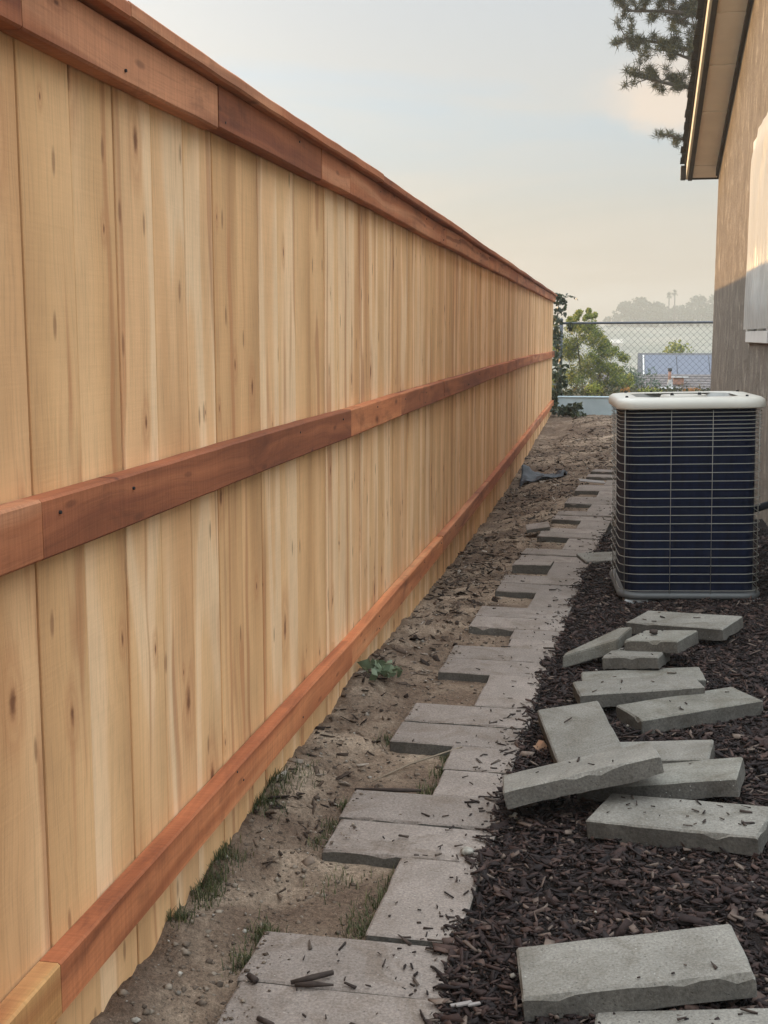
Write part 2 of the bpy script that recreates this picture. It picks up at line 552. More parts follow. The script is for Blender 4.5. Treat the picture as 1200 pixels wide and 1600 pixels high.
M['galv'] = plain('dark_galvanised', (0.10, 0.11, 0.125), 0.5, 0.6, 0.5, 0.2, 25)
M['soffit'] = plain('tan_soffit_paint', (0.78, 0.69, 0.57), 0.75, 0, 0.3, 0.05, 5)
M['trim'] = plain('dark_brown_trim', (0.035, 0.026, 0.020), 0.7, 0, 0.3, 0.2, 12)
M['drip'] = plain('cream_drip_edge', (0.72, 0.64, 0.48), 0.5, 0, 0.4, 0.05, 10)
M['shingle'] = plain('dark_shingle', (0.035, 0.032, 0.03), 0.95, 0, 0.2, 0.35, 60, 0.5)
M['white_frame'] = plain('white_vinyl', (0.72, 0.70, 0.65), 0.45, 0, 0.4, 0.04, 8)
M['bluewall'] = plain('blue_grey_wall_paint', (0.40, 0.48, 0.50), 0.85, 0, 0.25, 0.10, 4, 0.15)
M['black_cloth'] = plain('black_weed_cloth', (0.028, 0.030, 0.036), 0.55, 0, 0.4, 0.2, 25, 0.3)
M['roof2'] = plain('grey_brown_shingles', (0.16, 0.135, 0.125), 0.95, 0, 0.2, 0.25, 9, 0.4)
M['roof_frame'] = plain('grey_roof_trim', (0.11, 0.105, 0.105), 0.8, 0, 0.3, 0.1, 6)
M['stucco2'] = plain('pale_stucco', (0.55, 0.50, 0.43), 0.9, 0, 0.2, 0.08, 3)
M['vent_white'] = plain('white_vent_pipe', (0.45, 0.43, 0.40), 0.6, 0, 0.3, 0.05, 8)
M['vent_red'] = plain('reddish_vent', (0.42, 0.22, 0.15), 0.7, 0, 0.3, 0.1, 8)
M['debris'] = plain('white_scrap', (0.24, 0.21, 0.19), 0.7, 0, 0.3, 0.08, 20)
M['pebble1'] = plain('pale_stone', (0.27, 0.245, 0.205), 0.9, 0, 0.2, 0.3, 70, 0.4)
M['peach_leaf'] = plain('peach_leaf', (0.62, 0.40, 0.26), 0.7, 0, 0.3, 0.2, 40)
M['pad'] = plain('pale_plastic_pad', (0.34, 0.34, 0.33), 0.7, 0, 0.3, 0.1, 15)
M['dark_glass'] = plain('window_glass', (0.03, 0.035, 0.04), 0.08, 0, 0.6, 0.02, 5)
M['twig'] = plain('dark_twig', (0.045, 0.032, 0.026), 0.85, 0, 0.2, 0.25, 60)
M['dry_stalk'] = plain('dry_stalk', (0.22, 0.17, 0.12), 0.8, 0, 0.2, 0.15, 40)
M['paper'] = plain('pale_wall_far', (0.75, 0.70, 0.62), 0.8, 0, 0.2, 0.05, 2)
M['pipe'] = plain('black_pipe_foam', (0.012, 0.013, 0.018), 0.7, 0, 0.3, 0.2, 30)


def make_solar():
    m, t, b = new_mat('solar_glass')
    tc = t.new('ShaderNodeTexCoord').outputs['Object']
    y = t.sep(tc)[1]
    line = t.math('FRACT', t.math('MULTIPLY', y, 5.0))
    lm = t.math('LESS_THAN', line, 0.07)
    col = t.mix(lm, (0.10, 0.11, 0.145, 1), (0.13, 0.14, 0.175, 1))
    t.put(b.inputs['Base Color'], col)
    b.inputs['Roughness'].default_value = 0.4
    b.inputs['Specular IOR Level'].default_value = 0.3
    return m


M['solar'] = make_solar()


def make_coil():
    m, t, b = new_mat('coil_fins')
    tc = t.new('ShaderNodeTexCoord').outputs['Object']
    x, y, z = t.sep(tc)
    n = t.noise(t.vmath('MULTIPLY', tc, (40, 40, 6)), 1.0, 3, 0.6)
    rows = t.math('FRACT', t.math('MULTIPLY', z, 38.0))
    rm = t.ramp(rows, [(0.0, 0.55), (0.25, 1.0), (0.8, 1.0), (1.0, 0.55)])
    col = t.ramp(n, [(0.3, (0.002, 0.0038, 0.014)), (0.7, (0.005, 0.009, 0.030))])
    col = t.mix(0.8, col, rm, 'MULTIPLY')
    dust = t.ramp(t.noise(tc, 5.0, 4, 0.6), [(0.60, 0.0), (0.78, 1.0)])
    col = t.mix(t.math('MULTIPLY', dust, 0.12), col, (0.06, 0.07, 0.09, 1))
    t.put(b.inputs['Base Color'], col)
    b.inputs['Roughness'].default_value = 0.55
    b.inputs['Specular IOR Level'].default_value = 0.12
    fin = t.math('SINE', t.math('MULTIPLY', t.math('ADD', x, y), 1800.0))
    t.put(b.inputs['Normal'], t.bump(t.math('ADD', fin, n), 0.25, 0.002))
    return m


M['coil'] = make_coil()


def make_stucco():
    m, t, b = new_mat('brown_dash_stucco')
    tc = t.new('ShaderNodeTexCoord').outputs['Object']
    st = t.noise(t.vmath('MULTIPLY', tc, (5.0, 5.0, 4.2)), 1.0, 6, 0.62, 0.8)
    fine = t.noise(tc, 48.0, 5, 0.7)
    big = t.noise(tc, 1.6, 4, 0.6)
    col = t.ramp(st, [(0.36, (0.205, 0.168, 0.130)), (0.55, (0.26, 0.215, 0.17)), (0.63, (0.33, 0.28, 0.22)), (0.72, (0.44, 0.38, 0.30))])
    col = t.mix(0.9, col, t.ramp(fine, [(0.3, 0.72), (0.7, 1.22)]), 'MULTIPLY')
    col = t.mix(0.6, col, t.ramp(big, [(0.3, 0.82), (0.7, 1.12)]), 'MULTIPLY')
    t.put(b.inputs['Base Color'], col)
    b.inputs['Roughness'].default_value = 0.95
    b.inputs['Specular IOR Level'].default_value = 0.15
    h = t.math('ADD', st, t.math('MULTIPLY', fine, 0.35))
    t.put(b.inputs['Normal'], t.bump(h, 0.8, 0.03))
    return m


M['stucco'] = make_stucco()


def make_plastic():
    m, t, b = new_mat('milky_plastic_film')
    tc = t.new('ShaderNodeTexCoord').outputs['Object']
    n = t.noise(t.vmath('MULTIPLY', tc, (20, 20, 3)), 1.0, 4, 0.6, 0.6)
    col = t.ramp(n, [(0.3, (0.76, 0.74, 0.68)), (0.7, (0.90, 0.88, 0.82))])
    t.put(b.inputs['Base Color'], col)
    b.inputs['Roughness'].default_value = 0.32
    b.inputs['Specular IOR Level'].default_value = 0.5
    t.put(b.inputs['Normal'], t.bump(n, 0.4, 0.01))
    tr = t.new('ShaderNodeBsdfTranslucent')
    t.put(tr.inputs['Color'], col)
    tp = t.new('ShaderNodeBsdfTransparent')
    m1 = t.new('ShaderNodeMixShader')
    m1.inputs[0].default_value = 0.35
    t.l.new(b.outputs[0], m1.inputs[1])
    t.l.new(tr.outputs[0], m1.inputs[2])
    m2 = t.new('ShaderNodeMixShader')
    m2.inputs[0].default_value = 0.14
    t.l.new(m1.outputs[0], m2.inputs[1])
    t.l.new(tp.outputs[0], m2.inputs[2])
    t.l.new(m2.outputs[0], t.n['Material Output'].inputs[0])
    return m


M['plastic'] = make_plastic()


def make_terrain_mat():
    m, t, b = new_mat('dry_hillside')
    tc = t.new('ShaderNodeTexCoord').outputs['Object']
    n = t.noise(tc, 0.05, 7, 0.65)
    col = t.ramp(n, [(0.32, (0.12, 0.14, 0.115)), (0.50, (0.19, 0.20, 0.165)), (0.66, (0.30, 0.28, 0.23))])
    col = t.mix(0.8, col, t.ramp(t.noise(tc, 0.9, 5, 0.7), [(0.3, 0.6), (0.7, 1.3)]), 'MULTIPLY')
    t.put(b.inputs['Base Color'], col)
    b.inputs['Roughness'].default_value = 1.0
    b.inputs['Specular IOR Level'].default_value = 0.1
    return m


M['terrain'] = make_terrain_mat()


# ------------------------------------------------------------------ ground shapes
def fence_x(y):
    return -0.877 - 0.0047 * y


_py = np.array([-2, 1.0, 2.3, 3.95, 5.2, 6.06, 7.1, 7.75, 8.5, 9.3, 10.1, 11.3, 12.5, 14])
_pl = np.array([-.72, -.70, -.685, -.64, -.58, -.535, -.475, -.425, -.375, -.322, -.272, -.185, -.10, 0.0])


def path_left(y):
    return np.interp(y, _py, _pl)


def path_right(y):
    return path_left(y) + 0.408


def dirt_z(x, y):
    x = np.asarray(x, float)
    y = np.asarray(y, float)
    prof = np.interp(y, [1, 2.6, 4.2, 5.5, 7.0, 9.0, 12, 16, 20], [0.0, 0.018, 0.008, -0.05, -0.105, -0.15, -0.16, -0.09, -0.035])
    lo = np.interp(y, [0, 4, 7, 12, 20], [-0.032, -0.035, -0.045, -0.05, -0.06])
    fx = fence_x(y)
    pl = path_left(y)
    u = np.clip((x - fx) / np.maximum(pl - fx, 0.15), 0, 1)
    u = u * u * (3 - 2 * u)
    z = prof * (1 - u) + lo * u
    z = z + 0.040 * fbm(x * 2.2, y * 1.6, 3, 3) * (1 - 0.6 * u)
    # under and around the pavers the soil is dug out flat
    inside = np.clip((x - (pl - 0.02)) / 0.04, 0, 1) * np.clip((path_right(y) + 0.04 - x) / 0.03, 0, 1)
    z = z * (1 - inside) + (-0.034) * inside
    rough = 1.0 - 0.75 * inside
    z = z + rough * (0.042 * fbm(x * 7, y * 7, 21, 4) + 0.028 * fbm(x * 26, y * 26, 43, 3))
    # low bank beyond the end of the path
    z = z + 0.12 * np.clip((y - 13.5) / 3.0, 0, 1) * np.clip((x + 0.8) / 0.6, 0, 1) * np.clip((20.2 - y) / 3, 0, 1)
    return z


def mulch_z(x, y):
    x = np.asarray(x, float)
    y = np.asarray(y, float)
    pr = path_right(y)
    u = np.clip((x - pr + 0.02) / 0.10, 0, 1)
    z = -0.026 + u * 0.020 + np.clip(x - pr, 0, 2) * 0.075
    z = z + u * (0.03 * fbm(x * 3.1, y * 3.1, 5, 3) + 0.018 * fbm(x * 14, y * 14, 9, 3))
    return z


def sheet(name, xs, ys, zf, mat):
    X, Y = np.meshgrid(xs, ys)
    Z = zf(X, Y)
    V = np.stack([X.ravel(), Y.ravel(), Z.ravel()], 1)
    nx, ny = len(xs), len(ys)
    i = np.arange(nx - 1)[None, :] + np.arange(ny - 1)[:, None] * nx
    F = np.stack([i, i + 1, i + 1 + nx, i + nx], -1).reshape(-1, 4)
    o = np_mesh(name, V, F, mat, None, True)
    return tag(o, kind='structure')


ys = np.concatenate([np.arange(-1.5, 1.4, 0.06), np.arange(1.4, 8.0, 0.014), np.arange(8.0, 20.45, 0.035)])
sheet('dirt_ground', np.concatenate([np.arange(-1.6, -1.0, 0.05), np.arange(-1.0, 0.25, 0.014), np.arange(0.25, 2.6, 0.06), np.arange(2.6, 9.0, 0.4)]), ys,
      lambda X, Y: np.where(X > path_right(Y) - 0.035, np.minimum(dirt_z(X, Y), np.where(Y < 8.4, -0.10, 9)), dirt_z(X, Y)), M['dirt'])


def mulch_sheet(X, Y):
    Xs = path_right(Y) - 0.012 + X
    return Xs


ms = np.arange(0.0, 1.75, 0.02)
my = np.concatenate([np.arange(-1.5, 1.4, 0.06), np.arange(1.4, 8.6, 0.02)])
U, Y = np.meshgrid(ms, my)
X = path_right(Y) - 0.012 + U
Z = mulch_z(X, Y)
Z = Z - 0.12 * np.clip((Y - 8.1) / 0.5, 0, 1)
V = np.stack([X.ravel(), Y.ravel(), Z.ravel()], 1)
nx = len(ms)
i = np.arange(nx - 1)[None, :] + np.arange(len(my) - 1)[:, None] * nx
tag(np_mesh('mulch_bed', V, np.stack([i, i + 1, i + 1 + nx, i + nx], -1).reshape(-1, 4), M['mulch_base'], None, True), kind='structure')


def terrain_z(X, Y):
    z = np.interp(Y, [-30, 20.3, 22.5, 27, 40, 60, 150, 366, 420, 470], [-0.6, -0.6, 0.14, -0.9, -4.5, -5.5, -5.0, 4.3, 3.2, 2.4])
    z = np.where(Y < 22.0, -0.6, z)
    z = z + np.clip((Y - 60) / 100, 0, 1) * 3.0 * fbm(X * 0.022, Y * 0.015, 71, 4)
    return z


sheet('terrain', np.concatenate([np.arange(-56, -20, 6.0), np.arange(-20, 30, 1.0), np.arange(30, 109, 6.0)]),
      np.concatenate([np.arange(-30, 20, 5.0), np.arange(20.5, 60, 1.0), np.arange(60, 471, 4.0)]), terrain_z, M['terrain'])


# ------------------------------------------------------------------ haze
hz_m = bpy.data.materials.new('valley_haze')
hz_m.use_nodes = True
ht = NT(hz_m.node_tree)
ht.n.clear()
ho = ht.new('ShaderNodeOutputMaterial')
pv = ht.new('ShaderNodeVolumePrincipled')
pv.inputs['Color'].default_value = (0.575, 0.580, 0.548, 1)
pv.inputs['Density'].default_value = 0.0029
pv.inputs['Anisotropy'].default_value = 0.2
ht.l.new(pv.outputs[0], ho.inputs['Volume'])
hz = box('haze', -60, 110, -34, 480, -8.6, 15.2, hz_m)
tag(hz, kind='stuff')


# ------------------------------------------------------------------ wooden fence
FENCE_END = 19.95
fence = empty('wooden_fence', (fence_x(0), 0, 0), (0, 0, R(0.0047 * 57.3)),
              'long new cedar privacy fence of upright boards with reddish rails and cap', 'fence')
PITCH = 0.1835


def board_mesh(h):
    bm = bmesh.new()
    bm_box(bm, -0.019, 0.0, 0.0, PITCH - 0.0022, 0.0, h, 0.0016)
    me = bpy.data.meshes.new('board')
    bm.normal_update()
    bm.to_mesh(me)
    bm.free()
    me.materials.append(M['board'])
    return me


bmeshes = [board_mesh(2.02)]
rb = random.Random(5)
y0 = 1.938 - PITCH * 8
k = 0
while y0 + k * PITCH < FENCE_END:
    y = y0 + k * PITCH
    b = bpy.data.objects.new('board', bmeshes[0])
    gz = float(np.interp(y, [1, 3, 5.5, 7, 9, 12, 16, 20], [-0.05, -0.05, -0.12, -0.17, -0.21, -0.22, -0.15, -0.10]))
    b.location = (rb.uniform(-0.0022, 0.0022), y, gz)
    b.scale = (1, 1.0 - rb.choice((0.006, 0.010, 0.018, 0.028)), (1.765 + 0.003 * y - gz) / 2.02)
    b.rotation_euler = (rb.uniform(-0.0012, 0.0012), 0, rb.uniform(-0.008, 0.008))
    link(b, fence)
    k += 1


def rail(name, mat, x0, x1, ya, yb, z0a, z0b, hgt, bev=0.004):
    """a board lying lengthways from ya to yb, its lower edge going from z0a to z0b"""
    n = max(2, int((yb - ya) / 0.12))
    bm = bmesh.new()
    rr = random.Random(int(ya * 100))
    rings = []
    ph = rr.uniform(0, 6)
    for i in range(n + 1):
        t = i / n
        yy = (yb - ya) * t
        w = 0.0022 * math.sin(ph + 2.1 * yy) + rr.uniform(-0.0008, 0.0008)
        zz = (z0b - z0a) * t + w
        c = bev
        prof = [(x0, 0), (x1 - c, 0), (x1, c), (x1, hgt - c), (x1 - c, hgt), (x0, hgt)]
        rings.append([bm.verts.new((px + w * 0.6, yy, zz + pz)) for px, pz in prof])
    m = len(rings[0])
    for a, b2 in zip(rings, rings[1:]):
        for j in range(m):
            bm.faces.new((a[j], a[(j + 1) % m], b2[(j + 1) % m], b2[j]))
    bm.faces.new(rings[0])
    bm.faces.new(rings[-1][::-1])
    bmesh.ops.recalc_face_normals(bm, faces=bm.faces)
    o = bm_obj(name, bm, mat, fence)
    o.location = (0, ya, z0a)
    return o


joints = [-0.4, 1.70, 3.985, 6.35, 8.9, 11.5, 14.0, 16.5, 19.0, FENCE_END]
zmid = lambda y: 0.897 + np.interp(y, [0, 4, 9, 14, 20], [0.0, 0.004, 0.022, 0.03, 0.0])
zbot = lambda y: np.interp(y, [0, 1.7, 2.6, 4, 6.5, 9, 12, 16, 20], [0.158, 0.152, 0.152, 0.108, 0.088, 0.075, 0.08, 0.10, 0.115])
ztop = lambda y: np.interp(y, [0, 2.6, 4, 6.5, 20], [1.667, 1.678, 1.691, 1.702, 1.772])
mid_m = ['red_rail', 'red_rail', 'orange_rail', 'red_rail', 'orange_rail', 'orange_rail', 'red_rail', 'orange_rail', 'red_rail']
for i, (a, b2) in enumerate(zip(joints, joints[1:])):
    parts = [(a, b2)]
    if 3 < a < 4.2:
        parts = [(a, 4.99), (4.99, b2)]
    for (p, q) in parts:
        mm = mid_m[i]
        if p == 4.99:
            mm = 'red_rail'
        rail('middle_rail', M[mm], 0.0035, 0.04, p + 0.001, q - 0.001, float(zmid(p)), float(zmid(q)), 0.094)
bot_m = ['pale_rail', 'orange_rail', 'orange_rail', 'red_rail', 'orange_rail', 'orange_rail', 'red_rail', 'orange_rail', 'orange_rail']
for i, (a, b2) in enumerate(zip(joints, joints[1:])):
    sub = [(a, b2)]
    if a < 0:
        sub = [(a, b2)]
    o = None
    for (p, q) in sub:
        nseg = 3 if q - p > 1.5 else 1
        o = rail('bottom_rail', M[bot_m[i]], 0.0035, 0.04, p + 0.001, q - 0.001, float(zbot(p)), float(zbot(q)), 0.091)
        if i == 0:
            tag(o, 'paler unstained end piece of the bottom rail')
tj = [-0.4, 1.70, 2.60, 3.57, 3.975, 6.4, 8.8, 9.3, 11.6, 14.1, 16.5, 19.0, FENCE_END]
for i, (a, b2) in enumerate(zip(tj, tj[1:])):
    rail('top_rail', M['red_rail'], 0.0035, 0.04, a + 0.0015, b2 - 0.0015, float(ztop(a)), float(ztop(b2)), 0.092)
cj = [-0.4, 2.05, 4.45, 6.9, 9.3, 11.7, 14.2, 16.6, FENCE_END + 0.05]
for a, b2 in zip(cj, cj[1:]):
    za, zb = float(ztop(a)) + 0.0935, float(ztop(b2)) + 0.0935
    rail('cap_board', M['red_rail'], -0.105, 0.066, a + 0.001, b2 - 0.001, za, zb, 0.030, 0.005)
for p, q in zip([-0.4, 1.99, 4.43, 6.87, 9.3, 11.75, 14.2, 16.6], [1.99, 4.43, 6.87, 9.3, 11.75, 14.2, 16.6, FENCE_END]):
    bp = box('gap_light_blocker', -0.034, -0.024, p + 0.002, q - 0.002, -0.15, 1.74 + 0.003 * p, M['board'], fence)  # unseen backing sheet added to keep light out of the board gaps
# nail heads where the rails are fixed
bm = bmesh.new()
bmesh.ops.create_cone(bm, cap_ends=True, segments=8, radius1=0.0032, radius2=0.0028, depth=0.004, matrix=Matrix.Rotation(math.pi / 2, 4, 'Y'))
nail = bm_obj('nail', bm, M['dark_metal'], fence)
nail.location = (0.0405, 1.76, float(zmid(1.76)) + 0.065)
rn = random.Random(12)
for zf, hh_ in ((zmid, 0.094), (zbot, 0.091), (ztop, 0.092)):
    for p in np.arange(2.05, 9.0, 0.61):
        for dz in (0.26, 0.74):
            if rn.random() < 0.6:
                continue
            o = nail.copy()
            link(o, fence)
            y_ = float(p) + rn.uniform(-0.04, 0.04)
            o.location = (0.0405, y_, float(zf(y_)) + hh_ * dz + rn.uniform(-0.006, 0.006))
# posts and back rails carrying the boards from behind
for p in [-0.4, 1.99, 4.43, 6.87, 9.3, 11.75, 14.2, 16.6, 19.1]:
    o = box('fence_post', -0.125, -0.037, -0.045, 0.045, -0.45, 0, M['red_rail'], fence, 0.004)
    o.location = (0, p, 0)
    for v in o.data.vertices:
        if v.co.z > -0.2:
            v.co.z = float(ztop(p)) + 0.09

# ------------------------------------------------------------------ path of concrete pavers
path = empty('path', (0, 0, 0))
tag(path, kind='structure')


def slab_mesh(L, W, T, seed, chip=1.0, nx=14, ny=8):
    """a rough-edged concrete block, top at z = 0, centred in x, y"""
    rr = np.random.default_rng(seed)
    bev = 0.005
    xs = np.concatenate([[-L / 2, -L / 2 + bev], np.linspace(-L / 2, L / 2, nx)[1:-1], [L / 2 - bev, L / 2]])
    ysl = np.concatenate([[-W / 2, -W / 2 + bev], np.linspace(-W / 2, W / 2, ny)[1:-1], [W / 2 - bev, W / 2]])
    bm = bmesh.new()
    ox, oy = rr.uniform(0, 50, 2)
    nxx, nyy = len(xs), len(ysl)
    top = {}
    for i, x in enumerate(xs):
        for j, y in enumerate(ysl):
            edge = (i == 0) + (i == nxx - 1) + (j == 0) + (j == nyy - 1)
            n = float(fbm(np.array(x * 9 + ox), np.array(y * 9 + oy), seed % 97, 3))
            c = float(vnoise(np.array(x * 26 + ox), np.array(y * 26 + oy), seed % 89))
            z = 0.003 * n
            px, py = x, y
            if edge:
                d = bev * (0.55 + 0.9 * max(0.0, c - 0.35)) * chip
                if c > 0.72:
                    d += 0.011 * chip * (c - 0.72) * 4
                z -= d
                if edge == 2:
                    z -= 0.003
                    px *= 1 - 0.006
                    py *= 1 - 0.012
            top[i, j] = bm.verts.new((px, py, z))
    for i in range(nxx - 1):
        for j in range(nyy - 1):
            bm.faces.new((top[i, j], top[i + 1, j], top[i + 1, j + 1], top[i, j + 1]))
    ring = [(i, 0) for i in range(nxx)] + [(nxx - 1, j) for j in range(1, nyy)] + [(i, nyy - 1) for i in range(nxx - 2, -1, -1)] + [(0, j) for j in range(nyy - 2, 0, -1)]
    prev = [top[r] for r in ring]
    nside = len(bm.faces)
    for lev in (0.45, 1.0):
        cur = []
        for r in ring:
            v = top[r].co
            n = 1 + 0.004 * float(rr.normal())
            cur.append(bm.verts.new((v.x * n, v.y * n, -T * lev + (0.002 * float(rr.normal()) if lev == 1 else 0))))
        for a in range(len(ring)):
            b2 = (a + 1) % len(ring)
            bm.faces.new((prev[b2], prev[a], cur[a], cur[b2]))
        prev = cur
    bm.faces.new(prev[::-1])
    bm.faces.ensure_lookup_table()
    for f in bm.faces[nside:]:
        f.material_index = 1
    bm.normal_update()
    return bm


def slab_data(L, W, T, seed, mat, chip=1.0):
    bm = slab_mesh(L, W, T, seed, chip)
    me = bpy.data.meshes.new('paver')
    bm.to_mesh(me)
    bm.free()
    me.materials.append(mat)
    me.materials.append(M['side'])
    return me


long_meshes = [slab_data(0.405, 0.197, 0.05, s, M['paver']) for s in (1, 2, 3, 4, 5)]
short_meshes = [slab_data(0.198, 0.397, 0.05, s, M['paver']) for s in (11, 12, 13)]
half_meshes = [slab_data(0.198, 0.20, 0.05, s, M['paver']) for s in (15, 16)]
rp = random.Random(3)


def lay(me, x, y, rot):
    o = bpy.data.objects.new('paver', me)
    o.location = (x, y, rp.uniform(-0.004, 0.002))
    o.rotation_euler = (R(rp.uniform(-0.5, 0.5)), R(rp.uniform(-0.6, 0.3)), rot + R(rp.uniform(-0.9, 0.9)))
    link(o, path)
    return o


rows = [1.335, 1.535, 2.02, 2.22, 2.838, 3.04, 3.648, 3.86, 4.462, 4.668, 5.18, 5.39, 5.96, 6.165, 6.78, 7.00, 7.62, 7.80, 8.38, 8.59, 9.205, 9.41, 9.995, 10.2, 11.0]
for i, y in enumerate(rows):
    ang = math.atan2(float(path_left(y + .3) - path_left(y - .3)), 0.6)
    lay(long_meshes[i % 5], float(path_left(y)) + 0.204 + rp.uniform(-0.006, 0.006), y, -ang)
for i, y in enumerate([1.74 - 0.81 * 0, 2.535, 3.345, 4.165, 4.92, 5.672, 6.475, 7.31, 8.09, 8.90, 9.70, 10.5]):
    y = float(y)
    ang = math.atan2(float(path_left(y + .3) - path_left(y - .3)), 0.6)
    xr = float(path_left(y)) + 0.304
    if y < 1.9:
        continue
    gap = {4.92: 0.31, 5.672: 0.375}.get(y, 0.397)
    if i in (2, 4):
        lay(half_meshes[0], xr, y + 0.10, -ang)
        lay(half_meshes[1], xr, y - 0.10, -ang)
        continue
    o = lay(short_meshes[i % 3], xr, y, -ang)
    o.scale = (1, gap / 0.397, 1)
# a stray short stone at the far end of the path
lay(half_meshes[0], -0.06, 11.45, -0.2)

# ------------------------------------------------------------------ loose pavers on the mulch
GRP = 'loose concrete pavers lying on the mulch'


def loose(pos, ang, size, label, mat='slab', seed=0, chip=1.2, T=0.046):
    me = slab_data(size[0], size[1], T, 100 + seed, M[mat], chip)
    o = bpy.data.objects.new('concrete_paver', me)
    o.location = pos
    o.rotation_euler = tuple(R(a) for a in ang)
    link(o)
    return tag(o, label, 'paver', GRP)


loose((0.305, 4.890, 0.117), (4.0, -4.85, -28), (.41, .198), 'clean grey paver nearest the air conditioner, its near edge hidden by a small half paver', 'slab', 1)
loose((0.202, 4.525, 0.136), (0.2, -8.0, -25), (.21, .197), 'small half paver with a dark clod on top, stacked on another half paver', 'slab_dirty', 3)
loose((0.111, 4.442, 0.089), (-4.0, -6.2, -14), (.205, .194), 'small half paver at the bottom of the two-piece stack', 'slab', 4, 1.6)
loose((0.129, 4.262, 0.052), (-2.5, -4.7, 2.7), (.42, .194), 'dirty paver almost covered by the clean one before it and half pavers behind', 'slab_dirty', 5)
loose((0.106, 4.007, 0.092), (-2.9, -4.4, 9.1), (.405, .194), 'clean paver lying square behind the tilted moss stained one, chipped on its front edge', 'slab', 6)
loose((0.263, 3.842, 0.087), (-3.2, -4.8, 23.8), (.412, .196), 'stained paver with a crusty top turned up to the right before the clean one', 'slab_dirty', 7)
loose((-0.070, 3.520, 0.081), (4.4, -9.0, 11.3), (.193, .405), 'paver pointing away from the camera beside the path, with a twig on it', 'slab', 8)
loose((0.094, 3.397, 0.072), (-2.2, -7.9, -8.2), (.415, .195), 'paver mostly hidden under the long diagonal paver, only its flat back strip showing', 'slab', 9)
loose((-0.061, 3.080, 0.130), (-8.4, -14.9, 7.3), (.407, .193), 'clean long paver propped diagonally on top of two others next to the path', 'slab', 10)
loose((0.151, 3.205, 0.080), (-2.1, -11.5, -9.9), (.42, .195), 'paver smeared with white mortar, sticking out under the diagonal one', 'slab_dirty', 11)
loose((0.189, 2.913, 0.085), (1.3, -5.8, -18.4), (.415, .197), 'large paver sprinkled with bark chips in the middle of the mulch at the right edge', 'slab', 12)
loose((0.060, 2.180, 0.083), (-0.7, -8.6, 7.5), (.418, .193), 'large clean paver in the right foreground with a few chips on it', 'slab', 13)
loose((0.195, 1.985, 0.062), (-3.0, -8.0, -1.2), (.40, .193), 'paver cut off by the bottom edge of the photo with one dark pebble on it', 'slab', 14)
loose((-0.03, 6.79, 0.022), (0, -2, 14), (.24, .25), 'paver half hidden behind the left corner of the air conditioner', 'slab', 15)
loose((-0.035, 7.36, -0.01), (0, -3, 8), (.14, .14), 'pale broken piece beside the path, left of the air conditioner', 'slab', 16)
# raised slab set on the left half of the path, and a broken corner on the next step
ang = -math.atan2(0.06, 1)
o = loose((-0.400, 6.585, 0.012), (-3.0, -1.0, R(0) - 3.0), (.205, .205), 'half paver set proud in the notch on the left side of the path', 'paver', 17, 1.0, 0.05)
o['group'] = 'raised pavers on the path'
o = loose((-0.455, 7.855, 0.020), (2, -9, 6), (.15, .17), 'thin broken paver tipped on the left edge of the path', 'paver', 18, 1.4, 0.025)
o['group'] = 'raised pavers on the path'

# the wedge shaped broken paver leaning behind the half pavers
tp = np.array([(-0.155, 4.424, 0.064), (0.039, 4.494, 0.115), (0.100, 4.689, 0.125), (0.047, 4.699, 0.115), (-0.116, 4.496, 0.076), (-0.145, 4.463, 0.070)])
bt = tp - np.array([0.0, 0.0, 0.048])
bm = bmesh.new()
tv = [bm.verts.new(p) for p in tp]
bv = [bm.verts.new(p) for p in bt]
bm.faces.new(tv)
bm.faces.new(bv[::-1])
for a in range(6):
    b2 = (a + 1) % 6
    bm.faces.new((tv[b2], tv[a], bv[a], bv[b2]))
bmesh.ops.recalc_face_normals(bm, faces=bm.faces)
bmesh.ops.bevel(bm, geom=list(bm.edges), offset=0.004, segments=2, affect='EDGES')
o = bm_obj('concrete_paver', bm, M['slab_dirty'])
tag(o, 'wedge shaped broken paver leaning up to the right behind the two half pavers', 'paver', GRP)

# ------------------------------------------------------------------ air conditioner
ac = empty('air_conditioner', (0.348, 5.885, 0.062), (0, R(-1.2), R(4.5)),
           'tall condenser unit with dark coil, wire guard and beige lid beside the house wall', 'air conditioner')
ac.scale = (0.98, 0.98, 1.02)


def rrect(w, r, seg=6):
    pts = []
    h = w / 2
    for cx, cy, a0 in ((h - r, -h + r, -90), (h - r, h - r, 0), (-h + r, h - r, 90), (-h + r, -h + r, 180)):
        for s in range(seg + 1):
            a = R(a0 + 90 * s / seg)
            pts.append((cx + r * math.cos(a), cy + r * math.sin(a)))
    return pts


def loft(name, levels, mat, parent, cap_top=True, cap_bot=True, smooth=True):
    """levels: list of (width, corner radius, z)"""
    bm = bmesh.new()
    rings = [[bm.verts.new((x, y, z)) for x, y in rrect(w, r)] for w, r, z in levels]
    n = len(rings[0])
    for a, b2 in zip(rings, rings[1:]):
        for j in range(n):
            bm.faces.new((a[j], a[(j + 1) % n], b2[(j + 1) % n], b2[j]))
    if cap_bot:
        bm.faces.new(rings[0][::-1])
    if cap_top:
        bm.faces.new(rings[-1])
    return bm_obj(name, bm, mat, parent, smooth)


W = 0.645
for (x0_, x1_) in ((-0.30, -0.19), (0.20, 0.33)):
    for (y0_, y1_) in ((-0.315, -0.20), (0.20, 0.31)):
        box('foot', x0_, x1_, y0_, y1_, -0.075, -0.013, M['pad'], ac, 0.006)
loft('base_pan', [(W - 0.02, 0.08, -0.012), (W + 0.006, 0.088, -0.006), (W + 0.010, 0.09, 0.0), (W + 0.010, 0.09, 0.010), (W - 0.004, 0.084, 0.018)], M['ac_base'], ac)
loft('coil', [(W - 0.055, 0.07, 0.018), (W - 0.055, 0.07, 0.832)], M['coil'], ac, False, False)
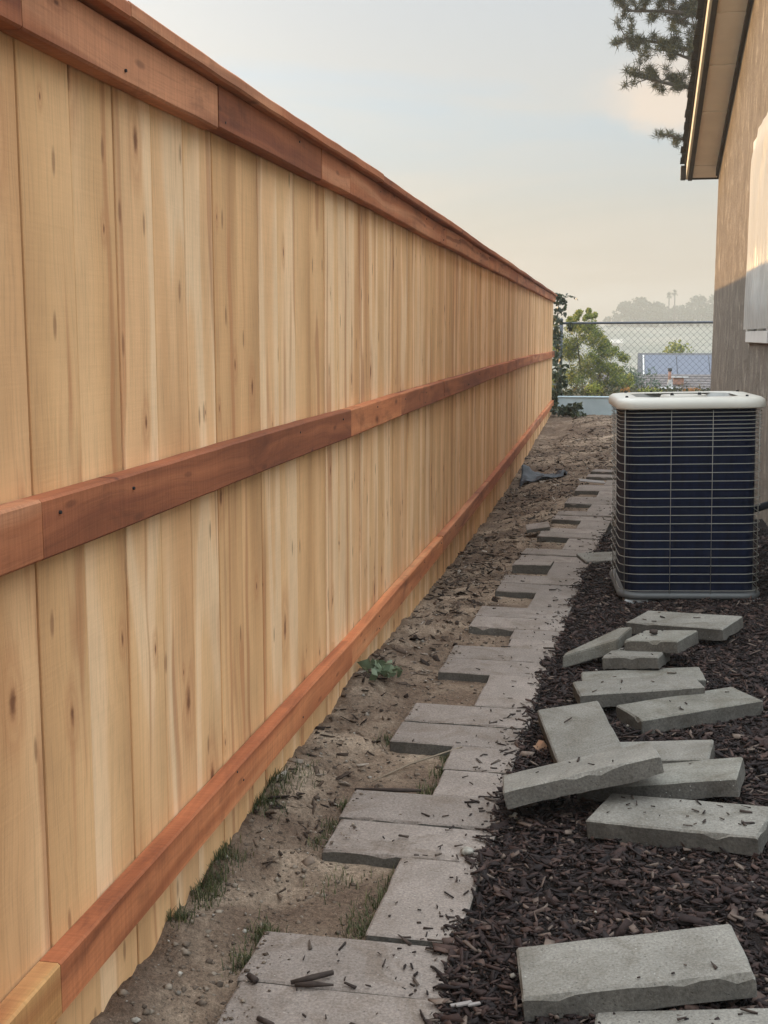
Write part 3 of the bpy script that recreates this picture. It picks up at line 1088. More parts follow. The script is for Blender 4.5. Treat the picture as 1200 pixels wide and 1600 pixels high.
# guard wires: every hoop is a part
zs = []
z = 0.822
for n in range(8):
    zs.append(z)
    z -= 0.0175
z = zs[-1] - 0.0275
while z > 0.028:
    zs.append(z)
    z -= 0.0378
hoop = rrect(W - 0.004, 0.085, 5)
proto = None
for z in zs:
    if proto is None:
        proto = tube('hoop_wire', [(x, y, 0) for x, y in hoop], 0.0017, M['ac_wire'], ac, 6, True)
        o = proto
    else:
        o = proto.copy()
        link(o, ac)
    o.location = (0, 0, z)
h = W / 2
ups = []
for t in (-0.095, 0.09):
    ups += [(t, -h - 0.001), (t, h + 0.001), (-h - 0.001, t), (h + 0.001, t)]
proto = None
for x, y in ups:
    if proto is None:
        proto = tube('upright_wire', [(0, 0, 0.015), (0, 0, 0.845)], 0.0013, M['ac_wire'], ac, 6)
        o = proto
    else:
        o = proto.copy()
        link(o, ac)
    o.location = (x, y, 0)
# corner bars (thicker), with the small hooks of the guard
for x, y in ((-h + 0.022, -h + 0.022), (h - 0.022, -h + 0.022), (-h + 0.022, h - 0.022), (h - 0.022, h - 0.022)):
    tube('corner_bar', [(x, y, 0.015), (x, y, 0.85)], 0.0019, M['ac_wire'], ac, 6)
# lid: rounded shoulder, recessed round opening with guard
bm = bmesh.new()
levels = [(W - 0.02, 0.09, 0.838), (W + 0.022, 0.10, 0.838), (W + 0.028, 0.105, 0.843), (W + 0.028, 0.105, 0.860), (W + 0.020, 0.10, 0.874), (W - 0.01, 0.095, 0.884), (W - 0.05, 0.09, 0.886)]
rings = [[bm.verts.new((x, y, z)) for x, y in rrect(w, r, 8)] for w, r, z in levels]
n = len(rings[0])
# match the last ring to a circle for the opening
ang_of = [math.atan2(v.co.y, v.co.x) for v in rings[-1]]
for rad, zz in ((0.292, 0.8865), (0.288, 0.882)):
    rings.append([bm.verts.new((rad * math.cos(a), rad * math.sin(a), zz)) for a in ang_of])
for a, b2 in zip(rings, rings[1:]):
    for j in range(n):
        bm.faces.new((a[j], a[(j + 1) % n], b2[(j + 1) % n], b2[j]))
lid = bm_obj('lid', bm, M['ac_lid'], ac, True)
bm = bmesh.new()
rings = [[bm.verts.new((rad * math.cos(2 * math.pi * q / 48), rad * math.sin(2 * math.pi * q / 48), zz)) for q in range(48)] for rad, zz in ((0.2878, 0.8815), (0.280, 0.866), (0.272, 0.853), (0.262, 0.848), (0.255, 0.80))]
for a, b2 in zip(rings, rings[1:]):
    for j in range(48):
        bm.faces.new((a[j], a[(j + 1) % 48], b2[(j + 1) % 48], b2[j]))
bm_obj('fan_well', bm, M['ac_fan'], lid, True)
bm = bmesh.new()
for rad in np.linspace(0.105, 0.255, 14):
    bm_tube(bm, [(rad * math.cos(2 * math.pi * q / 40), rad * math.sin(2 * math.pi * q / 40), 0.862 + 0.010 * (1 - rad / 0.255)) for q in range(40)], 0.0017, 5, False, True)
for q in range(12):
    a = 2 * math.pi * q / 12
    bm_tube(bm, [(0.09 * math.cos(a), 0.09 * math.sin(a), 0.870), (0.268 * math.cos(a), 0.268 * math.sin(a), 0.860)], 0.0022, 5)
fg = bm_obj('fan_guard', bm, M['ac_fan'], lid)
bm = bmesh.new()
r = bmesh.ops.create_cone(bm, cap_ends=True, segments=36, radius1=0.115, radius2=0.105, depth=0.018)
bmesh.ops.translate(bm, verts=r['verts'], vec=(0, 0, 0.876))
bm_obj('motor_cover', bm, M['ac_lid'], lid)
# fan inside
bm = bmesh.new()
for q in range(4):
    a = q * math.pi / 2
    p = [Matrix.Rotation(a, 3, 'Z') @ Vector(c) for c in ((0.05, -0.05, 0.80), (0.25, -0.09, 0.82), (0.25, 0.09, 0.77), (0.05, 0.05, 0.78))]
    bm.faces.new([bm.verts.new(c) for c in p])
    bm.faces.new([bm.verts.new(c + Vector((0, 0, -0.004))) for c in p[::-1]])
r = bmesh.ops.create_cone(bm, cap_ends=True, segments=20, radius1=0.06, radius2=0.06, depth=0.12)
bmesh.ops.translate(bm, verts=r['verts'], vec=(0, 0, 0.80))
bm_obj('fan', bm, M['dark_metal'], ac)
for (x, y) in ((-0.285, -0.20), (-0.12, 0.295), (0.29, 0.22), (0.25, -0.255), (-0.25, 0.26)):
    bm = bmesh.new()
    r = bmesh.ops.create_cone(bm, cap_ends=True, segments=8, radius1=0.008, radius2=0.006, depth=0.010)
    bmesh.ops.translate(bm, verts=r['verts'], vec=(x, y, 0.888))
    bm_obj('bolt', bm, M['dark_metal'], lid)
for (x, y) in ((-0.06, -0.05), (0.07, -0.03)):
    bm = bmesh.new()
    r = bmesh.ops.create_cone(bm, cap_ends=True, segments=8, radius1=0.009, radius2=0.007, depth=0.012)
    bmesh.ops.translate(bm, verts=r['verts'], vec=(x, y, 0.890))
    bm_obj('bolt', bm, M['dark_metal'], lid)
tube('refrigerant_line', [(0.338, 0.20, 0.32), (0.40, 0.20, 0.33), (0.50, 0.21, 0.36), (0.62, 0.22, 0.42)], 0.018, M['pipe'], ac, 10)

# ------------------------------------------------------------------ house with its gable wall on the right
HA = 0.0133
house = empty('house', (0.87, 0, 0), (0, 0, -math.atan(HA)),
              'brown rough stucco house with a sloping rake eave on the right side of the yard', 'house')
rake = lambda y: 3.88 - 0.2725 * (y - 10.514)      # underside of the soffit
YC = 13.75
YR = 9.6                                            # ridge
zr = rake(YR)
yb = YR - (YC - YR)


def rz(y):
    return rake(y) if y >= YR else rake(2 * YR - y)


# gable wall with the window opening left free: made of butted panels, one mesh
WY0, WY1, WZ0, WZ1 = 8.05, 9.50, 1.21, 2.62
bm = bmesh.new()


def wall_panel(ya, yb2, za0, zb0, za1, zb1, th=0.14):
    """quad prism: lower edge za0->zb0, upper edge za1->zb1"""
    vs = [bm.verts.new(p) for p in ((0, ya, za0), (0, yb2, zb0), (0, yb2, zb1), (0, ya, za1), (th, ya, za0), (th, yb2, zb0), (th, yb2, zb1), (th, ya, za1))]
    for f in ((0, 3, 2, 1), (4, 5, 6, 7), (0, 1, 5, 4), (2, 3, 7, 6), (1, 2, 6, 5), (0, 4, 7, 3)):
        bm.faces.new([vs[q] for q in f])


top = lambda y: rz(y) + 0.02
wall_panel(YR, YC, -0.4, -0.4, top(YR), top(YC))
wall_panel(WY1, YR, -0.4, -0.4, top(WY1), top(YR))
wall_panel(WY0, WY1, -0.4, -0.4, WZ0, WZ0)
wall_panel(WY0, WY1, WZ1, WZ1, top(WY0), top(WY1))
wall_panel(yb, WY0, -0.4, -0.4, top(yb), top(WY0))
wall = bm_obj('wall', bm, M['stucco'], house)
box('end_wall', 0.14, 8.0, YC - 0.14, YC, -0.4, rake(YC) - 0.02, M['stucco'], house)
box('rear_wall', 0.14, 8.0, yb, yb + 0.14, -0.4, rake(YC) - 0.02, M['stucco'], house)
OV0, OV1 = -0.335, -0.262                          # barge board outer and inner faces (house frame)
YE = 14.0


def sloped(name, x0, x1, ya, yb2, dz0, dz1, mat, parent=house):
    """a strip following the rake from ya to yb2, between heights dz0 and dz1 above the soffit plane"""
    bmx = bmesh.new()
    vs = []
    for yy in (ya, yb2):
        for xx, dz in ((x0, dz0), (x1, dz0), (x1, dz1), (x0, dz1)):
            vs.append(bmx.verts.new((xx, yy, rz(yy) + dz)))
    for f in ((0, 3, 2, 1), (4, 5, 6, 7), (0, 1, 5, 4), (1, 2, 6, 5), (2, 3, 7, 6), (3, 0, 4, 7)):
        bmx.faces.new([vs[q] for q in f])
    bmesh.ops.recalc_face_normals(bmx, faces=bmx.faces)
    return bm_obj(name, bmx, mat, parent)


sj = [YE - 0.02, 13.66, 12.44, 11.55, 10.70, 9.601, 8.7, 7.8, 6.9, 6.0, yb]
rs = random.Random(8)
for a, b2 in zip(sj, sj[1:]):
    g = 0.010 if a > 13.9 else 0.002
    sloped('soffit_panel', OV1 + 0.002, -0.002, b2 + g, a, 0.0 + rs.uniform(0, 0.003), 0.016, M['soffit'])
for yy in (12.44, 11.55, 10.70, 8.7, 7.8, 6.9, 6.0):
    sloped('soffit_batten', OV1 + 0.006, -0.030, yy - 0.03, yy + 0.03, -0.010, -0.001, M['soffit'])
for ya, ye, yg in ((YR, YC, YE), (yb, YR - 0.0005, YR - 0.0005)):
    y1 = ya if ya == YR else ya - 0.25
    sloped('frieze_board', -0.030, -0.003, ya, ye, -0.075, -0.002, M['trim'])
    sloped('barge_board', OV0 + 0.028, OV1, y1, yg, -0.022, 0.135, M['trim'])
    sloped('drip_edge', OV0 + 0.006, OV0 + 0.027, y1, yg - 0.001, -0.010, 0.138, M['drip'])
box('eave_board', OV1 + 0.001, 8.0, YE - 0.018, YE, rake(YE) - 0.012, rake(YE) + 0.13, M['trim'], house)
roof = empty('roof', (0, 0, 0))
roof.parent = house
for sgn in (1, -1):
    bmx = bmesh.new()
    vs = []
    for yy in (YR, YE + 0.06):
        for xx, dz in ((OV0 - 0.012, 0.142), (8.3, 0.142), (8.3, 0.175), (OV0 - 0.012, 0.175)):
            y2 = yy if sgn > 0 else 2 * YR - yy
            vs.append(bmx.verts.new((xx, y2, rake(yy) + dz)))
    for f in ((0, 3, 2, 1), (4, 5, 6, 7), (0, 1, 5, 4), (1, 2, 6, 5), (2, 3, 7, 6), (3, 0, 4, 7)):
        bmx.faces.new([vs[q] for q in f])
    bmesh.ops.recalc_face_normals(bmx, faces=bmx.faces)
    bm_obj('roof_deck', bmx, M['shingle'], roof)
# shingle ends along the rake, each a small tab
proto = None
yy = YE + 0.04
q = 0
while yy > 9.7 and q < 60:
    ln = 0.14
    o = box('shingle', -0.05, 0.35, 0, ln + 0.03, 0, 0.012, M['shingle'], roof) if proto is None else proto.copy()
    if proto is None:
        proto = o
    else:
        link(o, roof)
    o.location = (OV0 - 0.010 + rs.uniform(-0.010, 0.010), yy - ln, rz(yy - ln) + 0.176 + rs.uniform(0, 0.004))
    o.rotation_euler = (-math.atan(0.2725) + 0.03, 0, rs.uniform(-0.02, 0.02))
    yy -= ln
    q += 1
# gutter end at the far corner
box('gutter_end', OV0 - 0.05, OV0 + 0.005, YE - 0.03, YE + 0.09, rake(YE) - 0.005, rake(YE) + 0.14, M['trim'], house, 0.004)
# window
win = empty('window', (0, 0, 0))
win.parent = house
fw = 0.06
bm = bmesh.new()
bm_box(bm, -0.03, 0.05, WY0 - 0.02, WY1 + 0.02, WZ0 - 0.02, WZ0 + fw, 0.003)
bm_box(bm, -0.03, 0.05, WY0 - 0.02, WY1 + 0.02, WZ1 - fw, WZ1 + 0.02, 0.003)
bm_box(bm, -0.029, 0.05, WY0 - 0.021, WY0 + fw, WZ0 + fw + 0.001, WZ1 - fw - 0.001, 0.003)
bm_box(bm, -0.029, 0.05, WY1 - fw, WY1 + 0.021, WZ0 + fw + 0.001, WZ1 - fw - 0.001, 0.003)
bm_box(bm, -0.02, 0.045, (WY0 + WY1) / 2 - 0.02, (WY0 + WY1) / 2 + 0.02, WZ0 + fw + 0.001, WZ1 - fw - 0.001, 0.003)
bm_obj('frame', bm, M['white_frame'], win)
box('pane', 0.02, 0.026, WY0 + fw, (WY0 + WY1) / 2 - 0.021, WZ0 + fw, WZ1 - fw, M['dark_glass'], win)
box('pane', 0.02, 0.026, (WY0 + WY1) / 2 + 0.021, WY1 - fw, WZ0 + fw, WZ1 - fw, M['dark_glass'], win)

# milky plastic sheet taped over the window, slack and wrinkled, tucked at the top corner
nu, nv = 90, 80
u, v = np.meshgrid(np.linspace(0, 1, nu), np.linspace(0, 1, nv))
yy = WY0 - 0.10 + u * (WY1 + 0.06 - WY0 + 0.10)
zz = WZ0 + 0.075 + v * (WZ1 + 0.05 - WZ0 - 0.075)
cut = np.clip((u - 0.72) / 0.28, 0, 1)
zz = zz - v ** 4 * 0.16 * cut                      # sagging top corner
edge = np.minimum(np.minimum(u, 1 - u), np.minimum(v, 1 - v))
belly = np.clip(edge / 0.12, 0, 1)
fold = 0.020 * np.sin(u * 55 + 6 * vnoise(u * 3, v * 3, 4)) * np.clip(1 - v * 2.2, 0, 1) + 0.022 * fbm(u * 5 + v * 2, v * 4, 31, 4) + 0.012 * np.sin((u + 0.6 * v) * 30) * np.clip(v - 0.5, 0, 1)
xx = -0.038 - 0.010 * belly + fold * (0.35 + 0.65 * belly) * -1
xx = np.minimum(xx, -0.034)
V = np.stack([xx.ravel(), yy.ravel(), zz.ravel()], 1)
i = np.arange(nu - 1)[None, :] + np.arange(nv - 1)[:, None] * nu
ps = np_mesh('plastic_sheet', V, np.stack([i, i + nu, i + nu + 1, i + 1], -1).reshape(-1, 4), M['plastic'], None, True)
ps.location = house.location
ps.rotation_euler = house.rotation_euler
tag(ps, 'milky wrinkled plastic sheet taped over the house window', 'plastic sheet')

# ------------------------------------------------------------------ low wall, chain-link fence, bed behind
rw = empty('retaining_wall', (0, 20.4, 0), (0, 0, 0), 'low blue grey painted retaining wall across the end of the yard', 'wall')
box('wall_face', -0.885, 6.0, 0.0, 0.16, -0.5, 0.225, M['bluewall'], rw, 0.006)
box('wall_cap', -0.890, 6.0, -0.012, 0.172, 0.2255, 0.248, M['bluewall'], rw, 0.005)
xs = np.arange(-3.0, 6.0, 0.07)
sheet('planting_bed', xs, np.arange(20.575, 23.0, 0.07), lambda X, Y: 0.225 + 0.07 * fbm(X * 3, Y * 3, 61, 4), M['bed_soil'])

cl = empty('chain_link_fence', (0, 21.2, 0), (0, 0, 0), 'chain-link fence on a steel post behind the low wall', 'fence')
tube('fence_post', [(-0.885, 0, 0.05), (-0.885, 0, 1.50)], 0.030, M['galv'], cl, 12)
tube('post_cap', [(-0.885, 0, 1.50), (-0.885, 0, 1.525), (-0.885, 0, 1.54)], [0.034, 0.030, 0.010], M['galv'], cl, 12)
tube('top_rail', [(-0.885, 0, 1.452), (5.2, 0, 1.482)], 0.021, M['galv'], cl, 10)
tube('fence_post', [(2.2, 0, 0.05), (2.2, 0, 1.52)], 0.030, M['galv'], cl, 12)
bm = bmesh.new()
zlo, zhi = 0.30, 1.45
cell = 0.108
x = -0.86 - (zhi - zlo)
while x < 4.5:
    for sg in (1, -1):
        xa, xb = (x, x + (zhi - zlo)) if sg > 0 else (x + (zhi - zlo), x)
        za, zb = zlo, zhi
        # clip at the post
        if min(xa, xb) < -0.86:
            if xa < -0.86:
                t = (-0.86 - xa) / (xb - xa)
                if t >= 1:
                    continue
                xa, za = -0.86, za + t * (zb - za)
            if xb < -0.86:
                t = (-0.86 - xa) / (xb - xa)
                if t <= 0:
                    continue
                xb, zb = -0.86, za + t * (zb - za)
        bm_tube(bm, [(xa, 0.0016 * sg, za), (xb, 0.0016 * sg, zb)], 0.0019, 4, False)
    x += cell
o = bm_obj('wire_mesh', bm, M['galv'], cl)
tag(o, kind='stuff')


# ------------------------------------------------------------------ foliage builders
def leaves(C, size, rng, aspect=0.5, up=0.0, spread=1.0):
    """C (n,3) leaf centres -> folded diamond leaves, 2 triangles each.  Returns V, F (triangles)"""
    n = len(C)
    d = rng.normal(size=(n, 3))
    d[:, 2] = d[:, 2] * spread + up
    d /= np.linalg.norm(d, axis=1, keepdims=True)
    e = rng.normal(size=(n, 3))
    e -= d * np.sum(e * d, 1, keepdims=True)
    e /= np.linalg.norm(e, axis=1, keepdims=True)
    nrm = np.cross(d, e)
    s = (size * rng.uniform(0.6, 1.3, n))[:, None]
    a = C - d * s * 0.5
    b = C + d * s * 0.5
    c = C + e * s * aspect * 0.5 + nrm * s * 0.10
    f = C - e * s * aspect * 0.5 + nrm * s * 0.10
    V = np.stack([a, c, b, f], 1).reshape(-1, 3)
    k = np.arange(n)[:, None] * 4
    F = np.concatenate([k + np.array([[0, 1, 2]]), k + np.array([[0, 2, 3]])], 0)
    return V, F


def clump_points(centers, radii, counts, rng, shell=0.35):
    P = []
    for c, r, n in zip(centers, radii, counts):
        d = rng.normal(size=(n, 3))
        d /= np.linalg.norm(d, axis=1, keepdims=True)
        rad = rng.uniform(shell, 1.0, (n, 1)) ** 0.6
        P.append(np.asarray(c)[None, :] + d * rad * np.asarray(r)[None, :])
    return np.concatenate(P)


# backlit shrub behind the chain-link fence
rng = np.random.default_rng(21)
sh = empty('shrub', (-0.35, 24.6, -0.4), (0, 0, 0), 'sunlit yellow green shrub behind the chain-link fence', 'shrub')
cs, rs_, ns = [], [], []
for (x, z, r) in ((-0.62, 1.62, .30), (-0.30, 1.72, .30), (-0.02, 1.60, .30), (0.22, 1.40, .24), (-0.62, 1.25, .34), (-0.25, 1.3, .36), (0.12, 1.15, .34), (0.42, 1.12, .24), (-0.55, .85, .36), (-0.12, .85, .40), (0.30, .82, .32), (0.60, .80, .22), (0.75, .60, .2), (0.2, .55, .36), (0.55, .5, .28), (-0.35, .45, .4), (-0.12, 1.98, .14), (-0.45, 1.95, .16)):
    for q in range(6):
        cs.append((x + rng.normal() * r * 0.5, rng.normal() * 0.35, z + 0.05 + rng.normal() * r * 0.5))
        rs_.append((r * 0.45, 0.24, r * 0.45))
        ns.append(120)
ns = [int(q * 1.9) for q in ns]
V, F = leaves(clump_points(cs, rs_, ns, rng, 0.0), 0.055, rng, 0.42)
np_mesh('foliage', V, F, M['shrub'], sh)
bm = bmesh.new()
for q in range(9):
    x1 = rng.uniform(-0.6, 0.6)
    bm_tube(bm, [(0.05 * q - .2, 0, -0.5), (x1 * .6, rng.normal() * .1, 0.6), (x1, rng.normal() * .2, rng.uniform(1.0, 1.8))], [0.02, 0.012, 0.004], 5)
bm_obj('stems', bm, M['stem'], sh)
sh2 = empty('shrub', (0.55, 25.6, -0.3), (0, 0, 0), 'small bluish grey shrub right of the yellow green one, behind the wire fence', 'shrub')
V, F = leaves(clump_points([(rng.normal() * .28, rng.normal() * .2, .55 + rng.normal() * .13) for q in range(16)], [(.16, .16, .14)] * 16, [60] * 16, rng, 0.1), 0.06, rng, 0.4)
np_mesh('foliage', V, F, M['bluish_shrub'], sh2)
tube('stem', [(0, 0, -0.6), (0.02, 0, 0.3), (0.05, 0, 0.6)], [0.03, 0.02, 0.01], M['stem'], sh2, 6)

# ivy over the fence end and post
iv = empty('ivy', (-0.93, 20.7, 0.0), (0, 0, 0), 'dark ivy climbing the steel post at the far end of the wooden fence', 'climbing plant')
cs = [(0.0 + rng.normal() * .05, rng.normal() * .12, z + rng.normal() * .04) for z in np.linspace(0.05, 1.85, 30)]
rr = [(0.10, 0.14, 0.12)] * 30
cs += [(0.10 + .05 * rng.normal(), -0.05, z) for z in (0.42, .5, .58, .68, 0.3, .2)] + [(0.09, 0, 1.78), (0.0, 0, 1.88), (0.03, 0, 1.66), (0.22, 0, 1.40), (0.20, 0, 1.36)]
rr += [(0.11, 0.12, 0.10)] * 6 + [(0.07, .08, .06)] * 3 + [(0.045, .05, .05)] * 2
V, F = leaves(clump_points(cs, rr, [15] * 30 + [26] * 6 + [16] * 3 + [9] * 2, rng, 0.1), 0.085, rng, 0.75)
np_mesh('foliage', V, F, M['ivy'], iv)
sprig = [(0.02, 0, 1.80), (0.10, 0, 1.89), (0.20, 0, 1.90), (0.30, 0, 1.87)]
bm = bmesh.new()
bm_tube(bm, sprig, 0.004, 5)
bm_tube(bm, [(0.0, 0, 0.0), (0.02, 0.05, 0.6), (-0.02, 0.03, 1.2), (0.02, 0, 1.8)], 0.008, 5)
bm_obj('stem', bm, M['stem'], iv)
V, F = leaves(np.array([(0.08 + 0.24 * t, rng.normal() * .01, 1.88 + 0.02 * math.sin(3 * t) - 0.05 * t * t) for t in np.linspace(0, 1, 12)]), 0.055, rng, 0.5, -0.6)
np_mesh('sprig_leaves', V, F, M['ivy'], iv)

# big dark weed at the foot of the fence end
wd = empty('weed', (-0.62, 19.55, -0.06), (0, 0, 0), 'dark leafy weed sprawling at the foot of the low wall', 'weed')
V, F = leaves(clump_points([(rng.normal() * .13, rng.normal() * .18, .07 + abs(rng.normal()) * .06) for q in range(14)], [(.10, .12, .06)] * 14, [14] * 14, rng, 0.1), 0.10, rng, 0.7)
np_mesh('foliage', V, F, M['ivy'], wd)
# small light weed against the fence
wd2 = empty('weed', (-0.80, 4.20, 0.0), (0, 0, 0), 'small light green weed sprouting beside the fence', 'weed')
pts = []
for q in range(34):
    a = rng.uniform(0, 6.28)
    pts.append((0.055 * math.cos(a) * rng.uniform(.3, 1.3), 0.085 * math.sin(a) * rng.uniform(.3, 1.3), 0.022 + rng.uniform(0, 0.04)))
V, F = leaves(np.array(pts), 0.052, rng, 0.65, 0.1, 0.35)
np_mesh('foliage', V, F, M['weed'], wd2)

# ground cover along the bed, and two plants that stand out
pts = np.stack([rng.uniform(-0.95, 4.5, 2600), rng.uniform(20.58, 22.4, 2600), 0.24 + np.abs(rng.normal(0, 0.05, 2600))], 1)
pts[:, 2] += 0.05 * (vnoise(pts[:, 0] * 5, pts[:, 1] * 3, 8) - 0.3)
V, F = leaves(pts, 0.065, rng, 0.6, 0.3)
o = np_mesh('ground_cover', V, F, M['cover'])
tag(o, kind='stuff')
for (x, y, r, h, n, mt, lab) in ((1.32, 21.0, .20, .12, 260, 'orange_plant', 'low orange leaved plant in the bed near the house corner'),
                                 (-0.30, 21.0, .17, .20, 200, 'lime_plant', 'yellow green plant in the bed just right of the ivy post'),
                                 (0.22, 21.05, .10, .13, 90, 'orange_plant', 'small tan plant in the middle of the bed under the wire fence'),
                                 (0.62, 21.1, .22, .13, 200, 'lime_plant', 'low pale green plant in the bed below the vent pipes')):
    e = empty('bed_plant', (x, y, 0.24), (0, 0, 0), lab, 'plant', 'plants in the bed behind the low wall')
    V, F = leaves(clump_points([(0, 0, h * .5)], [(r, r * .8, h * .7)], [n], rng, 0.05), 0.05, rng, 0.55, 0.4)
    np_mesh('foliage', V, F, M[mt], e)
    tube('stem', [(0, 0, -0.03), (0, 0, h * .5)], [0.012, 0.006], M['stem'], e, 5)

# ------------------------------------------------------------------ neighbour's house below
nh = empty('neighbour_house', (0, 34.5, -3.2), (0, 0, 0), 'grey shingled house roof with solar panels seen beyond the wire fence', 'house')


def prism(name, pts, h0, mat, parent):
    """a sheet given by 4 corners, with thickness h0 downward"""
    bmx = bmesh.new()
    a = [bmx.verts.new(p) for p in pts]
    b2 = [bmx.verts.new((p[0], p[1], p[2] - h0)) for p in pts]
    bmx.faces.new(a)
    bmx.faces.new(b2[::-1])
    for q in range(4):
        w2 = (q + 1) % 4
        bmx.faces.new((a[w2], a[q], b2[q], b2[w2]))
    bmesh.ops.recalc_face_normals(bmx, faces=bmx.faces)
    return bm_obj(name, bmx, mat, parent)


box('wall', -0.35, 7.0, -1.2, 7.0, -3.0, 2.75, M['stucco2'], nh)
prism('roof', [(-0.74, -1.6, 2.84), (7.4, -1.6, 2.84), (7.4, 1.55, 3.345), (-0.50, 1.55, 3.345)], 0.09, M['roof2'], nh)
# rows of shingle courses standing a little proud
for q in range(9):
    t0 = q / 9
    y1 = -1.6 + 3.15 * t0
    z1 = 2.84 + 0.505 * t0
    prism('shingle_course', [(-0.73 + .23 * t0, y1, z1 + 0.022), (7.38, y1, z1 + 0.022), (7.38, y1 + 0.34, z1 + 0.062), (-0.73 + .23 * t0, y1 + 0.34, z1 + 0.062)], 0.02, M['roof2'], nh)
up = empty('upper_roof', (0, 0, 0))
up.parent = nh
prism('upper_deck', [(0.70, 1.7, 3.25), (7.4, 1.7, 3.25), (7.4, 3.1, 3.93), (0.72, 3.1, 3.93)], 0.5, M['roof_frame'], up)
for q in range(5):
    x0 = 0.93 + q * 0.92
    so = prism('solar_panel', [(x0, 1.73, 3.325), (x0 + 0.90, 1.73, 3.325), (x0 + 0.90, 2.86, 3.875), (x0, 2.86, 3.875)], 0.035, M['solar'], up)
prism('white_edge_strip', [(0.865, 1.73, 3.33), (0.905, 1.73, 3.33), (0.905, 2.86, 3.88), (0.865, 2.86, 3.88)], 0.04, M['white_frame'], up)
bm = bmesh.new()
r = bmesh.ops.create_cone(bm, cap_ends=True, segments=16, radius1=0.32, radius2=0.25, depth=0.03)
bmesh.ops.translate(bm, verts=r['verts'], vec=(1.53, -0.55, 3.05))
bmesh.ops.create_cone(bm, cap_ends=True, segments=12, radius1=0.09, radius2=0.05, depth=0.22, matrix=Matrix.Translation((1.53, -0.55, 3.16)))
bm_obj('vent_base', bm, M['vent_white'], nh)
tube('vent_pipe', [(1.52, -0.55, 3.2), (1.52, -0.55, 3.52)], 0.04, M['vent_red'], nh, 10)
tube('pipe_cap', [(1.52, -0.55, 3.50), (1.52, -0.55, 3.58)], 0.06, M['dark_metal'], nh, 10)
box('roof_vent', 1.64, 1.92, -0.1, 0.1, 3.11, 3.30, M['vent_red'], nh, 0.02)
box('vent_cover', 1.57, 2.06, -0.16, 0.16, 3.302, 3.33, M['vent_white'], nh, 0.01)

# ------------------------------------------------------------------ far hillside planting
def far_tree(x, y, zb, ztop, w, seed, label, name='broadleaf_tree', n=80, leaf=0.55, mat='far_leaf'):
    rg = np.random.default_rng(seed)
    e = empty(name, (x, y, zb), (0, 0, 0), label, 'tree', 'trees on the far hill')
    H = ztop - zb
    cs, rr = [], []
    for q in range(n):
        a = rg.uniform(0, 2 * math.pi)
        t = rg.uniform(0.12, 1.0)
        prof = math.sin(math.pi * min(1, 0.12 + 0.88 * t) ** 0.9) ** 0.5
        rad = w / 2 * prof * math.sqrt(rg.uniform(0, 1))
        cs.append((rad * math.cos(a), rad * math.sin(a), H * (0.04 + t * 0.90)))
        s = rg.uniform(0.11, 0.20) * w
        rr.append((s, s, s * 0.7))
    V, F = leaves(clump_points(cs, rr, [26] * n, rg, 0.2), leaf, rg, 0.7)
    np_mesh('crown', V, F, M[mat], e)
    tube('trunk', [(0, 0, -1.0), (0.1, 0, H * .35), (0, 0, H * .75)], [w * .05, w * .035, w * .015], M['bark'], e, 7)
    return e


hill = lambda x, y: float(terrain_z(np.array(float(x)), np.array(float(y))))
for (x, y, zt, w, seed, lab) in (
        (2.2, 240, 7.6, 5.0, 1, 'hazy rounded tree at the left end of the tree line on the far hill'),
        (4.9, 242, 8.6, 5.8, 2, 'tallest hazy tree in the left clump on the far hill'),
        (7.8, 239, 7.6, 5.4, 3, 'hazy tree just left of the two palms on the far hill'),
        (12.4, 243, 6.8, 5.6, 4, 'low hazy tree just right of the two palms on the far hill'),
        (15.6, 240, 8.6, 6.0, 5, 'hazy tree left of the house corner on the far hill'),
        (19.4, 241, 9.4, 6.4, 6, 'tall hazy tree partly behind the house corner on the far hill')):
    x, y, zt, w = x * 1.4, y * 1.4, 1.237 + (zt - 1.237) * 1.4, w * 1.4
    far_tree(x, y, hill(x, y) - 0.6, zt, w, seed, lab, leaf=0.75)
far_tree(-1.7, 330, hill(-1.7, 330) - 0.5, 6.4, 3.4, 9, 'tiny hazy tree alone on the crest left of the tree line', 'broadleaf_tree', 16, 0.4)
far_tree(2.25, 46, -2.2, 1.15, 1.9, 12, 'yellow green bush showing above the solar panels', 'bush', 40, 0.12, 'shrub')['group'] = 'bushes beyond the roof'
for (x, zt, seed, lab) in ((14.0, 11.75, 1, 'left and shorter of the two hazy palms on the far hill'), (15.45, 12.45, 2, 'right and taller of the two hazy palms on the far hill')):
    rg = np.random.default_rng(seed + 40)
    zb = hill(x, 333) - 0.3
    e = empty('palm_tree', (x, 333, zb), (0, 0, 0), lab, 'palm tree', 'palms on the far hill')
    H = zt - zb
    tube('trunk', [(0, 0, -0.5), (0.12, 0, H * .5), (0.05, 0, H)], [0.22, 0.18, 0.16], M['bark'], e, 7)
    bmx = bmesh.new()
    for q in range(34):
        a = rg.uniform(0, 6.28)
        el = rg.uniform(-0.9, 1.3)
        d = Vector((math.cos(a) * math.cos(el), math.sin(a) * math.cos(el), math.sin(el)))
        s = d.cross(Vector((0, 0, 1))).normalized() * 0.23
        L = rg.uniform(0.9, 1.35)
        o0 = Vector((0.05, 0, H))
        p = [o0, o0 + d * L * .55 + s, o0 + d * L + Vector((0, 0, -0.12)), o0 + d * L * .55 - s]
        bmx.faces.new([bmx.verts.new(c) for c in p])
    bm_obj('crown', bmx, M['palm_leaf'], e)
